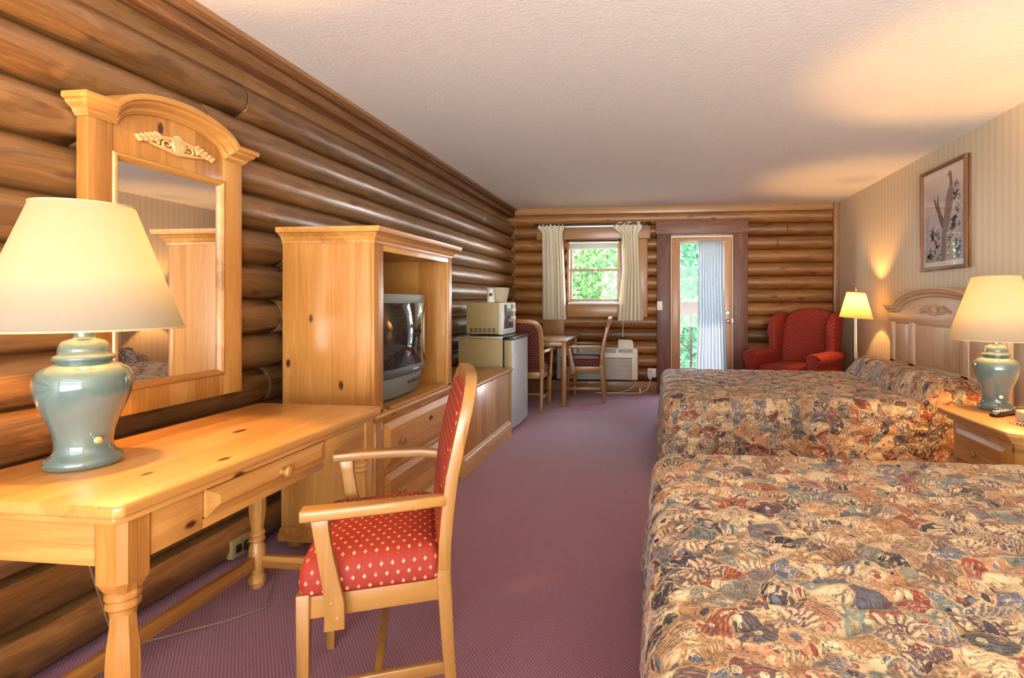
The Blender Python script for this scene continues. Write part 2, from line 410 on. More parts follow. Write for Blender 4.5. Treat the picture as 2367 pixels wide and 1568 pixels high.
    col = t.mix(t.n('MapRange', {0: lines, 1: 0.012, 2: 0.03, 3: 0.75, 4: 0.0}).outputs[0], col, t.mix(t.ma('GREATER_THAN', r1[2], 0.6), cream, srgb(70, 52, 50)))
    fine = t.noise(uv, 160.0, 2)
    col = t.mix(t.ma('MULTIPLY', fine, 0.25), col, srgb(140, 112, 88))
    dl = t.ma('ABSOLUTE', t.ma('SUBTRACT', t.noise(p, 24.0, 3, 0.6, 2.0), 0.52))
    col = t.mix(t.n('MapRange', {0: dl, 1: 0.006, 2: 0.022, 3: 0.8, 4: 0.0}).outputs[0], col, srgb(46, 36, 38))
    nb = t.bump(t.ma('ADD', fine, t.ma('MULTIPLY', nz, 1.2)), 0.35, 0.004)
    return t.bsdf(col, 0.55, Sheen_Weight=0.25, Sheen_Roughness=0.3, Normal=nb)
M['spread'] = bedspread_mat()

def cloth(name, col, trans=0.5, rough=0.8, weave=500.0):
    t = T(name); n = t.noise(t.obj(), weave, 2)
    c = t.mix(n, tuple(x*0.9 for x in col), col)
    d = t.n('BsdfDiffuse', {'Color': c}); tr = t.n('BsdfTranslucent', {'Color': c})
    mx = t.n('MixShader', {0: trans, 1: d.outputs[0], 2: tr.outputs[0]})
    t.t.links.new(mx.outputs[0], t.out.inputs[0]); return t.m
M['curtain'] = cloth('cream_curtain', (0.96, 0.89, 0.74), 0.35)
M['shade'] = cloth('cream_lampshade', (0.36, 0.36, 0.33), 0.55, weave=260)
M['pleat'] = cloth('yellow_pleated_shade', (0.36, 0.30, 0.15), 0.5)
def sheer():
    t = T('sheer_white_curtain'); n = t.noise(t.obj(), 300, 2)
    d = t.n('BsdfDiffuse', {'Color': (0.66, 0.68, 0.70)}); tr = t.n('BsdfTranslucent', {'Color': (0.58, 0.60, 0.63)})
    mx = t.n('MixShader', {0: 0.55, 1: d.outputs[0], 2: tr.outputs[0]})
    tp = t.n('BsdfTransparent', {'Color': (1, 1, 1)})
    m2 = t.n('MixShader', {0: 0.05, 1: mx.outputs[0], 2: tp.outputs[0]})
    t.t.links.new(m2.outputs[0], t.out.inputs[0]); return t.m
M['sheer'] = sheer()
def glass(name='window_pane_glass', tint=(1, 1, 1), base=0.008):
    t = T(name); lw = t.n('LayerWeight', {'Blend': 0.5}).outputs['Facing']; fr = t.ma('ADD', base, t.ma('MULTIPLY', t.ma('POWER', lw, 4.0), 0.9)); tp = t.n('BsdfTransparent', {'Color': tint}); gl = t.n('BsdfGlossy', {'Color': (1, 1, 1), 'Roughness': 0.0})
    mx = t.n('MixShader', {0: fr, 1: tp.outputs[0], 2: gl.outputs[0]})
    t.t.links.new(mx.outputs[0], t.out.inputs[0]); return t.m
M['glass'] = glass()
M['picture_glass'] = glass('picture_glass', base=0.018)
M['mirror'] = T('mirror_glass').bsdf((0.9, 0.9, 0.9), 0.0, Metallic=1.0)
M['celadon'] = plain('celadon_ceramic', srgb(88, 108, 104), 0.12, Coat_Weight=1.0, Coat_Roughness=0.04)
M['brass'] = T('brass').bsdf((0.75, 0.55, 0.25), 0.25, Metallic=1.0)
M['brasslight'] = T('pale_brass').bsdf((0.85, 0.74, 0.48), 0.3, Metallic=0.8)
M['steel'] = T('brushed_steel').bsdf((0.6, 0.6, 0.6), 0.3, Metallic=1.0)
M['shadetrim'] = plain('shade_trim', (0.62, 0.42, 0.22), 0.7)
M['black'] = plain('black_plastic', (0.015, 0.015, 0.015), 0.35)
M['iron'] = plain('black_iron', (0.02, 0.02, 0.02), 0.4)
M['tvgrey'] = plain('grey_tv_plastic', (0.17, 0.19, 0.185), 0.42, 0.1, 900)
M['tvdark'] = plain('dark_tv_plastic', (0.06, 0.065, 0.065), 0.4)
M['screen'] = T('tv_screen').bsdf((0.018, 0.02, 0.02), 0.04, Coat_Weight=1.0, Coat_Roughness=0.02)
M['beige'] = plain('beige_enamel', (0.37, 0.285, 0.125), 0.45, 0.15, 600)
M['silver'] = plain('silver_door_panel', (0.48, 0.50, 0.52), 0.32, 0.1, 500, Metallic=0.35)
M['offwhite'] = plain('off_white_plastic', (0.72, 0.68, 0.58), 0.4)
M['white'] = plain('white_plastic', (0.8, 0.79, 0.76), 0.4)
M['paleplate'] = plain('ivory_plate', (0.8, 0.75, 0.6), 0.4)
M['carving'] = wood('carved_pine', (0.58, 0.30, 0.10), (0.74, 0.44, 0.17), 'y', 0.0, 0.4, 0.5, grain=0.3)
M['headwood_z'] = wood('pale_pine_upright', (0.56, 0.35, 0.19), (0.68, 0.46, 0.28), 'z', 0.3, 0.36, 0.2)
M['headwood_y'] = wood('pale_pine_along', (0.56, 0.35, 0.19), (0.68, 0.46, 0.28), 'y', 0.3, 0.36, 0.2)
M['mwwindow'] = T('microwave_window').bsdf((0.10, 0.14, 0.22), 0.08, Coat_Weight=1.0)
M['greywood'] = wood('weathered_railing', (0.06, 0.058, 0.058), (0.10, 0.095, 0.095), 'x', 0.0, 0.7, 0.3, coat=0)
M['bark'] = plain('tree_bark', (0.16, 0.13, 0.11), 0.9, 0.5, 60)
def leafmat(name, ca, cb):
    t = T(name); rnd_ = t.n('TexWhiteNoise', {'Vector': t.n('VectorMath', {0: t.n('VectorMath', {0: t.obj(), 'Scale': 6.0}, operation='SCALE').outputs[0]}, operation='FLOOR').outputs[0]}, noise_dimensions='3D').outputs[0]
    c = t.mix(rnd_, ca, cb); d = t.n('BsdfDiffuse', {'Color': c}); tr = t.n('BsdfTranslucent', {'Color': c})
    mx = t.n('MixShader', {0: 0.45, 1: d.outputs[0], 2: tr.outputs[0]}); t.t.links.new(mx.outputs[0], t.out.inputs[0]); return t.m
M['leaf'] = leafmat('bright_leaves', (0.05, 0.12, 0.04), (0.16, 0.24, 0.10))
M['leaf2'] = leafmat('bluish_leaves', (0.03, 0.11, 0.06), (0.11, 0.22, 0.13))
M['pale_ground'] = plain('pale_bounce_ground', (0.62, 0.64, 0.56), 0.9, 0.4, 30)
M['mattress'] = plain('mattress_ticking', (0.7, 0.68, 0.62), 0.8)
M['cordbrown'] = plain('brown_cord_plastic', (0.25, 0.15, 0.08), 0.5)
M['cordwhite'] = plain('ivory_cord_plastic', (0.75, 0.68, 0.58), 0.5)

# ------------------------------------------------------------ the room
CEIL, XL, XR, YF, YB = 2.41, -1.90, 2.23, 7.18, -2.4
B().box(-2.3, 2.6, -2.6, 7.5, -0.12, 0.0).build('floor', M['carpet'], kind='structure')
B().box(-2.5, 2.8, -3.6, 8.0, CEIL, CEIL+0.2).build('ceiling', M['ceiling'], kind='structure')
B().box(XR, XR+0.15, -2.6, 7.4, 0, CEIL).build('wall_right', M['wallpaper'], kind='structure')

LS, LH = 0.066, 0.085
LR = (LS*LS+LH*LH)/(2*LS)
def bulge(t): return math.sqrt(LR*LR-t*t)-(LR-LS)         # t = height from a log's middle
def log_course(b, mapf, a0, a1, z0, joints=(), seed=0, zmax=9, zmin=-9):
    r = random.Random(seed); st = [a0]; x = a0
    while x < a1-0.3:
        x += 0.22; st.append(x)
    st.append(a1)
    ins = {}
    for j in joints:
        if a0+0.02 < j < a1-0.02:
            st = [q for q in st if abs(q-j) > 0.03]
            for d, k in ((-0.007, 0), (-0.003, 0.016), (0.003, 0.016), (0.007, 0)):
                st.append(j+d); ins[j+d] = k
    st.sort(); NP = 9; secs = []; ph = r.uniform(0, 6)
    for q in st:
        wob = 0.003*math.sin(q*1.7+ph)+0.002*math.sin(q*4.1+ph*2); sec = []
        for i in range(NP+1):
            t = -LH+2*LH*i/NP; o = bulge(t)+(wob if 0 < i < NP else 0)-ins.get(q, 0)
            if i in (0, NP): o = 0.0
            sec.append(mapf(q, o, min(zmax, max(zmin, z0+LH+t))))
        sec += [mapf(q, -0.12, min(zmax, z0+2*LH)), mapf(q, -0.12, max(zmin, z0))]
        secs.append(sec)
    b.loft(secs)
lb = B(); JR = random.Random(3)
for k in range(14):
    z0 = 0.007-0.17+0.17*k+0.17
    if z0 > 2.38: break
    if k == 13: continue
    j = {8: [2.62], 7: [2.64, 0.9], 6: [2.58], 5: [2.66], 10: [1.62, 5.35], 9: [4.55], 11: [2.12], 12: [2.35, 5.9], 4: [0.7, 2.5], 3: [1.7], 2: [1.25]}.get(k, [])
    log_course(lb, lambda q, o, z: (XL-LS+o, q, z), -2.5, 7.2, z0, j, k, zmax=2.33)
lb.box(-2.12, -1.99, -2.6, 7.4, -0.02, CEIL)
lb.build('wall_left', M['log_left'], sharp=60, kind='structure')

WX0, WX1, WZ0, WZ1 = -1.19, -0.48, 1.15, 1.99       # window opening
DX0, DX1, DZ1 = 0.15, 0.96, 2.03                    # door opening
fb = B()
for k in range(15):
    z0 = -0.023+0.17*k
    if z0 > 2.3: break
    spans = [(-2.0, 2.25)]
    if z0+0.17 > WZ0 and z0 < WZ1: spans = [(-2.0, WX0), (WX1, 2.25)]
    if z0 < DZ1:
        spans = [q for s_ in spans for q in ([(s_[0], DX0), (DX1, s_[1])] if s_[1] > DX1 and s_[0] < DX0 else [s_])]
    for i, (a, c) in enumerate(spans):
        j = {12: [1.62], 11: [1.5], 9: [-0.3]}.get(k, [])
        def mp(q, o, z): return (q, YF+LS-o, z)
        lo = WZ1 if (z0 < WZ1 < z0+0.17 and len(spans) == 1) else -9
        log_course(fb, mp, a, c, z0, j, 100+k*3+i, zmax=2.35, zmin=max(lo, 0.0) if z0 < 0 else lo)
y0, y1 = 7.30, 7.42
fb.box(-2.1, WX0, y0, y1, 0, CEIL).box(WX0, WX1, y0, y1, 0, WZ0).box(WX0, WX1, y0, y1, WZ1, CEIL)
fb.box(WX1, DX0, y0, y1, 0, CEIL).box(DX0, DX1, y0, y1, DZ1, CEIL).box(DX1, 2.4, y0, y1, 0, CEIL)
fb.build('wall_far', M['log_far'], sharp=60, kind='structure')

# back of the room, behind the camera: papered wall with an unseen glazed opening added for daylight fill
bb = B()
bb.box(-2.1, -1.8, YB-0.12, YB, 0, CEIL).box(2.1, 2.4, YB-0.12, YB, 0, CEIL).box(-1.8, 2.1, YB-0.12, YB, 2.3, CEIL).box(-1.8, 2.1, YB-0.12, YB, 0, 0.05)
bb.build('wall_back', M['wallpaper'], kind='structure')
wf = B()
for x in (-1.8, 0.12, 2.04): wf.box(x, x+0.06, YB-0.1, YB-0.02, 0.1, 2.25)
wf.box(-1.8, 2.1, YB-0.1, YB-0.02, 0.05, 0.11).box(-1.8, 2.1, YB-0.1, YB-0.02, 2.24, 2.3)
w2 = wf.build('added_window', M['white'], kind='structure')
B().box(-1.74, 2.04, YB-0.065, YB-0.06, 0.11, 2.24).build('glass_pane', M['glass'], w2)

# trims
B().box(-2.0, -1.895, -2.5, 7.2, 2.365, CEIL).box(-2.0, -1.91, -2.5, 7.2, 2.30, 2.358).build('trim_1', M['trimred_y'], bevel=0.004, kind='structure')
B().box(-2.0, -1.865, -2.5, 7.2, 2.385, CEIL).build('trim_2', M['trim_y'], bevel=0.004, kind='structure')
B().box(-1.9, 2.2, YF-0.02, 7.3, 2.325, CEIL).build('trim_3', M['trim_x'], bevel=0.004, kind='structure')
B().box(2.165, XR+0.0, YF-0.06, 7.3, 0, CEIL).build('trim_4', M['trim_z'], bevel=0.005, kind='structure')
pts = []
z = 0.14
while z < 2.3:
    t1 = ((z-0.007) % 0.17)-LH; t2 = ((z+0.023) % 0.17)-LH
    pts.append((XL-LS+bulge(t1)+0.004, YF+LS-bulge(t2)-0.004, z)); z += 0.0142
B().tube(pts, 0.0055, 6).build('trim_5', M['trim_z'], kind='structure')
B().box(-1.9, 0.0, YF-0.012, 7.25, 0, 0.135).build('baseboard_far', M['trim_x'], bevel=0.004, kind='structure')
# door surround: heavy stained beams
B().box(-0.03, 1.13, YF-0.075, 7.25, 2.04, 2.215).build('trim_6', M['trimred_x'], bevel=0.006, kind='structure')
B().box(-0.015, 0.165, YF-0.07, 7.25, 0, 2.04).build('trim_7', M['trimred'], bevel=0.006, kind='structure')
B().box(0.945, 1.125, YF-0.07, 7.25, 0, 2.04).build('trim_8', M['trimred'], bevel=0.006, kind='structure')
# window surround boards
B().box(-1.60, -0.10, YF-0.03, 7.25, 1.995, 2.185).build('trim_9', M['trim_x'], bevel=0.004, kind='structure')
B().box(-0.48, -0.135, YF-0.025, 7.25, 0.975, 1.99).build('trim_10', M['trim_z'], bevel=0.004, kind='structure')
B().box(-1.19, -0.48, YF-0.022, 7.25, 0.975, 1.14).build('trim_11', M['trim_x'], bevel=0.004, kind='structure')
B().box(-1.52, -1.23, YF-0.02, 7.25, 0.60, 1.99).build('trim_12', M['trim_z'], bevel=0.004, kind='structure')

# window
wb_ = B()
fy0, fy1 = 7.12, 7.40
wb_.box(WX0, WX0+0.03, fy0+0.03, fy1, WZ0, WZ1).box(WX1-0.03, WX1, fy0+0.03, fy1, WZ0, WZ1).box(WX0, WX1, fy0+0.03, fy1, WZ1-0.03, WZ1).box(WX0, WX1, fy0+0.03, fy1, WZ0, WZ0+0.03)
win = wb_.build('window_1', M['trim_z'], bevel=0.003, kind='structure')
sb = B()
for (za, zb, yy) in ((WZ0+0.03, 1.60, 7.22), (1.585, WZ1-0.03, 7.26)):
    sb.box(WX0+0.03, WX0+0.055, yy, yy+0.035, za, zb).box(WX1-0.055, WX1-0.03, yy, yy+0.035, za, zb)
    sb.box(WX0+0.055, WX1-0.055, yy, yy+0.035, za, za+0.03).box(WX0+0.055, WX1-0.055, yy, yy+0.035, zb-0.025, zb)
sash = sb.build('window_sash', plain('tan_painted_sash', (0.42, 0.34, 0.2), 0.5), win, bevel=0.002)
B().box(WX0+0.05, WX1-0.05, 7.24, 7.244, WZ0+0.05, 1.58).box(WX0+0.05, WX1-0.05, 7.28, 7.284, 1.60, WZ1-0.05).build('glass_pane', M['glass'], sash)
B().box(-0.87, -0.80, 7.205, 7.22, 1.60, 1.615).build('sash_lock', M['brass'], sash, bevel=0.003)
B().box(WX0+0.02, WX1-0.02, 7.09, 7.21, WZ0-0.01, WZ0+0.02).build('window_sill', M['white'], win, bevel=0.006)
bl = B().box(WX0+0.03, WX1-0.03, 7.15, 7.185, WZ1-0.055, WZ1-0.01)
for i in range(9): bl.box(WX0+0.035, WX1-0.035, 7.152, 7.183, WZ1-0.062-0.006*i, WZ1-0.059-0.006*i)
bl.box(WX0+0.035, WX1-0.035, 7.152, 7.183, WZ1-0.125, WZ1-0.113)
blind = bl.build('window_blind', M['white'], bevel=0.001)
props(blind, 'white slatted blind pulled up to the top of the far window', 'blind')
cordb = B().tube([(-0.475, 7.14, 1.93), (-0.47, 7.13, 1.4), (-0.46, 7.12, 0.9), (-0.452, 7.10, 0.72)], 0.0022, 6)
cordb.tube([(-0.465, 7.14, 1.93), (-0.455, 7.13, 1.4), (-0.45, 7.12, 0.9), (-0.449, 7.10, 0.72)], 0.0022, 6)
cordb.build('pull_cord', M['cordwhite'], blind)

# door
d = B()
dy0, dy1 = 7.15, 7.20
d.box(0.175, 0.285, dy0, dy1, 0.02, 2.0).box(0.835, 0.935, dy0, dy1, 0.02, 2.0).box(0.285, 0.835, dy0, dy1, 1.93, 2.0).box(0.285, 0.835, dy0, dy1, 0.02, 0.22)
door = d.build('door_1', M['doorwood'], bevel=0.004, kind='structure')
B().box(0.285, 0.835, 7.172, 7.178, 0.22, 1.93).build('glass_pane', M['glass'], door)
kb = B()
kb.lathe([(0.0, 0.0), (0.027, 0.0), (0.027, -0.01), (0.016, -0.016), (0.014, -0.028), (0.025, -0.04), (0.026, -0.055), (0.015, -0.062), (0, -0.063)], (0.88, dy0, 0.925), 20, 'y')
kb.build('door_knob', M['steel'], door)
B().lathe([(0, 0), (0.026, 0), (0.026, -0.012), (0.018, -0.018), (0, -0.018)], (0.88, dy0, 1.035), 20, 'y').box(0.875, 0.885, dy0-0.03, dy0-0.015, 1.02, 1.05).build('deadbolt', M['steel'], door)
B().box(0.155, 0.175, dy0-0.01, dy1, 0, 2.02).box(0.935, 0.955, dy0-0.01, dy1, 0, 2.02).box(0.175, 0.935, dy0-0.01, dy1, 2.0, 2.02).build('door_frame', M['paleplate'], door, bevel=0.002)
B().box(0.93, 0.957, dy0-0.02, dy0-0.008, 0.91, 0.96).build('strike_plate', M['brass'], door)

# balcony and outdoors
B().box(-3, 3.2, 7.42, 9.0, -0.16, -0.03).build('floor_balcony', M['greywood'], kind='structure')
B().box(-60, 60, 9.0, 80, -3.3, -3.2).build('ground', M['pale_ground'], kind='structure')  # unseen ground, made pale to throw daylight up at the ceiling
rl = thing('balcony_railing', 'grey weathered wooden balcony railing outside the glass door', 'railing', (0.0, 8.7, -0.03))
B().box(-3, 3.2, 8.66, 8.70, 0.97, 1.15).build('rail_board', M['greywood'], rl, bevel=0.004)
B().box(-3, 3.2, 8.62, 8.76, 1.15, 1.19).build('cap_board', M['greywood'], rl, bevel=0.004)
B().box(-3, 3.2, 8.66, 8.70, 0.06, 0.15).build('bottom_rail', M['greywood'], rl, bevel=0.004)
for x in (-2.95, 3.1):
    B().box(x, x+0.09, 8.70, 8.79, -0.03, 1.15).build('post', M['greywood'], rl, bevel=0.004)
for i in range(25):
    x = -2.8+0.235*i
    B().box(x, x+0.04, 8.70, 8.74, 0.04, 1.15).build('baluster', M['greywood'], rl)

def tree(x, y, z0, h, cr, n, ls, mat, label, seed):
    r = random.Random(seed)
    t = thing('tree', label, 'tree', (x, y, z0), 0, 'trees beyond the balcony')
    b = B(); tips = []
    b.tube([(x, y, z0), (x+0.1, y, z0+h*0.35), (x-0.05, y+0.1, z0+h*0.7), (x+0.1, y, z0+h*0.95)], [0.16, 0.12, 0.07, 0.02], 8)
    for i in range(16):
        zz = z0+h*(0.22+0.72*i/16); a = r.uniform(0, 6.28); L = cr*r.uniform(0.6, 0.9)
        e_ = (x+L*math.cos(a), y+L*math.sin(a), zz+L*r.uniform(0.1, 0.6))
        mid = (x+0.5*L*math.cos(a+0.15), y+0.5*L*math.sin(a+0.15), zz+L*0.2)
        b.tube([(x, y, zz), mid, e_], [0.05, 0.032, 0.01], 6)
        tips += [e_, mid, tuple(lerp(p, q, 0.5) for p, q in zip(mid, e_))]
    b.build('trunk', M['bark'], t)
    vs, fs = [], []
    for i in range(n):
        c = r.choice(tips); s_ = cr*0.42
        c = Vector((min(x+cr-0.1, max(x-cr+0.1, c[0]+r.gauss(0, s_))), min(y+cr-0.1, max(y-cr+0.1, c[1]+r.gauss(0, s_))), c[2]+r.gauss(0, s_*0.8)))
        u = Vector((r.gauss(0, 1), r.gauss(0, 1), r.gauss(0, 0.6))).normalized(); w = u.orthogonal().normalized()
        w = (Matrix.Rotation(r.uniform(0, 6.28), 3, u) @ w); k = ls*r.uniform(0.6, 1.2)
        m_ = len(vs); v2 = u.cross(w)
        vs += [c-w*k, c+v2*k*0.45+u*k*0.1, c+w*k, c-v2*k*0.45+u*k*0.1]; fs.append((m_, m_+1, m_+2, m_+3))
    B().add(vs, fs).build('foliage', mat, t, smooth=False)
tree(-1.9, 12.0, -3.2, 7.0, 1.6, 11000, 0.085, M['leaf'], 'bright leafy tree whose grey trunk shows in the far window', 1)
tree(1.35, 12.6, -3.2, 7.5, 1.6, 11000, 0.085, M['leaf2'], 'bluish green tree seen behind the balcony railing through the glass door', 2)
tree(4.6, 12.2, -3.2, 7.0, 1.6, 2200, 0.09, M['leaf'], 'leafy tree standing to the right outside, hidden behind the door curtain', 3)
tree(-5.2, 12.8, -3.2, 7.0, 1.6, 2200, 0.09, M['leaf2'], 'leafy tree standing to the left outside, beyond the cream window curtain', 4)
tree(-2.6, 16.6, -3.2, 9.0, 2.1, 7000, 0.13, M['leaf2'], 'tall pale tree farther back, filling the gaps in the far window', 5)
tree(1.7, 17.0, -3.2, 9.5, 2.1, 7000, 0.13, M['leaf'], 'tall pale tree farther back, above the railing in the glass door', 6)

# ------------------------------------------------------------ carved ornament (local plane: along Y, up Z, outwards +-X)
def ornament(cx, cy, cz, w, h, out, mat, parent, yflip=1):
    b = B()
    def P(y, z, o=0.0): return (cx+out*(0.002+o), cy+yflip*y*w/2, cz+z*h/2)
    for s_ in (-1, 1):
        for k, (r0, turns) in enumerate(((0.30, 1.9),)):
            path, rad = [], []
            for i in range(34):
                t = i/33; a = -PI*0.1+turns*2*PI*t; r_ = r0*(1-t*0.85)
                path.append(P(s_*(0.26+r_*0.75*math.cos(a)), -0.1+r_*2.2*math.sin(a), 0.004)); rad.append(0.0065*(w/0.35)*(1-0.4*t))
            b.tube(path, rad, 6)
        for i in range(9):                                   # acanthus leaves outward
            y0_ = 0.36+0.062*i; up = 1 if i % 2 == 0 else -1
            L = 0.24-0.012*i; zc = 0.25-0.07*i
            path = [P(s_*(y0_+L*t), zc+up*0.55*(1-0.05*i)*t*(1-0.35*t), 0.005) for t in (0, 0.3, 0.6, 0.85, 1.0)]
            b.tube(path, [0.004, 0.008, 0.0085, 0.005, 0.001], 6)
        b.tube([P(s_*y, 0.55-0.8*y*y-0.2*y, 0.004) for y in (0.03, 0.2, 0.4, 0.6, 0.8, 0.98)], [0.007, 0.008, 0.008, 0.007, 0.006, 0.002], 6)
        b.tube([P(s_*y, -0.75+0.55*y, 0.004) for y in (0.02, 0.15, 0.35, 0.55, 0.75)], [0.008, 0.008, 0.007, 0.006, 0.002], 6)
    for i in range(-3, 4):                                    # centre palmette
        a = i*0.3
        b.tube([P(0.02*i, -0.8, 0.004), P(0.05*i, 0.0, 0.007), P(0.16*math.sin(a), 0.95*math.cos(a), 0.004)], [0.006, 0.0075, 0.004], 6)
    return b.build('carving', mat, parent, sharp=70)

# ------------------------------------------------------------ beds
def spread(name, x0, x1, y0_, y1_, zt, label, tuck=None, phase=0.0, step=0.0145):
    r = 0.07; vs, uvs, fs = [], [], []
    nx = int((x1-x0-r)/step); ny = int((y1_-y0_-2*r)/step)
    def top(x, y):
        z = zt+0.004*math.sin(x*5+phase)*math.sin(y*4.2)
        if tuck:
            eg = sm(0, 0.16, y-y0_-r*0.2)*sm(0, 0.16, y1_-r*0.2-y)
            z += (0.35+0.65*eg)*0.15*sm(tuck, tuck+0.10, x)*(1-0.35*sm(tuck+0.15, x1+0.05, x)) - 0.018*math.exp(-((x-tuck)/0.018)**2)
        return z
    for i in range(nx+1):
        for j in range(ny+1):
            x = lerp(x0+r, x1, i/nx); y = lerp(y0_+r, y1_-r, j/ny)
            vs.append((x, y, top(x, y))); uvs.append((x, y))
    for i in range(nx):
        for j in range(ny):
            a = i*(ny+1)+j; fs.append((a, a+ny+1, a+ny+2, a+1))
    per = [(lerp(x1, x0+r, i/nx), y0_+r, 0, -1) for i in range(nx+1)]
    per += [(x0+r, y0_+r, -math.sin(a), -math.cos(a)) for a in [PI/2*k/14 for k in range(1, 14)]]
    per += [(x0+r, lerp(y0_+r, y1_-r, j/ny), -1, 0) for j in range(ny+1)]
    per += [(x0+r, y1_-r, -math.cos(a), math.sin(a)) for a in [PI/2*k/14 for k in range(1, 14)]]
    per += [(lerp(x0+r, x1, i/nx), y1_-r, 0, 1) for i in range(nx+1)]
    s_ = 0; sl = []
    for k, p in enumerate(per):
        if k: s_ += math.hypot(p[0]-per[k-1][0], p[1]-per[k-1][1])+0.05*abs(math.atan2(p[2]*per[k-1][3]-p[3]*per[k-1][2], p[2]*per[k-1][2]+p[3]*per[k-1][3]))*2
        sl.append(s_)
    hem = 0.035; arcL = r*PI/2; base = len(vs); rows = int((arcL+zt-r-hem)/step)+1
    for q_ in range(rows+1):
        q = (arcL+zt-r-hem)*q_/rows
        for k, (cx, cy, dx, dy) in enumerate(per):
            zc = top(cx, cy); ex = zc-zt
            if q < arcL: o = r*math.sin(q/r); z = zc-r*(1-math.cos(q/r))
            else:
                f_ = (q-arcL)/(zt-r-hem); cor = 1-abs(abs(dx)-abs(dy))
                o = r+f_*(0.022+0.05*cor)+0.013*f_*math.sin(sl[k]*2*PI/0.31+phase)+0.006*f_*math.sin(sl[k]*2*PI/0.13)
                z = zc-r-(q-arcL)-ex*f_
                if tuck and abs(dy) > 0.5: o -= 0.02*math.exp(-((cx-tuck)/0.02)**2)
            vs.append((cx+dx*o, cy+dy*o, z)); uvs.append((cx+dx*q, cy+dy*q))
    np_ = len(per)
    for q_ in range(rows):
        for k in range(np_-1):
            a = base+q_*np_+k; fs.append((a, a+1, a+np_+1, a+np_))
    me = bpy.data.meshes.new(name); me.from_pydata(vs, [], fs)
    bm = bmesh.new(); bm.from_mesh(me); bm.verts.ensure_lookup_table()
    ul = bm.loops.layers.uv.new('UVMap')
    for f in bm.faces:
        f.smooth = True
        for lp in f.loops: lp[ul].uv = uvs[lp.vert.index]
    bmesh.ops.recalc_face_normals(bm, faces=bm.faces)
    if sum(f.normal.z for f in bm.faces) < 0: bmesh.ops.reverse_faces(bm, faces=bm.faces)
    bm.normal_update()
    acc = {}
    for v_ in bm.verts:
        key = tuple(round(q, 4) for q in v_.co); acc[key] = acc.get(key, Vector((0, 0, 0)))+v_.normal
    disp = {}
    for v_ in bm.verts:
        u, w = uvs[v_.index]
        # wavy stitching rows whose neighbours run in opposite phase: lens-shaped puffs
        pr = w/0.052; a_ = 0.36*math.sin(2*PI*u/0.19+0.5*math.sin(w*9))*math.cos(PI*pr*0.5)
        h = abs(math.sin(PI*(pr*0.5+a_)))**0.6
        h2 = abs(math.sin(PI*(u/0.11+0.3*math.sin(w*21+u*5))))**0.5
        disp[v_.index] = 0.022*h+0.004*h2+0.0015*math.sin(u*61+w*23)*math.sin(w*57-u*31)
    nrm = [acc[tuple(round(q, 4) for q in v_.co)].normalized() for v_ in bm.verts]
    for v_, n_ in zip(bm.verts, nrm): v_.co += n_*disp[v_.index]
    bmesh.ops.remove_doubles(bm, verts=bm.verts, dist=0.0004)
    bm.to_mesh(me); bm.free()
    o = bpy.data.objects.new(name, me); COL.objects.link(o); me.materials.append(M['spread'])
    return props(o, label, 'bedspread', 'quilted bedspreads')

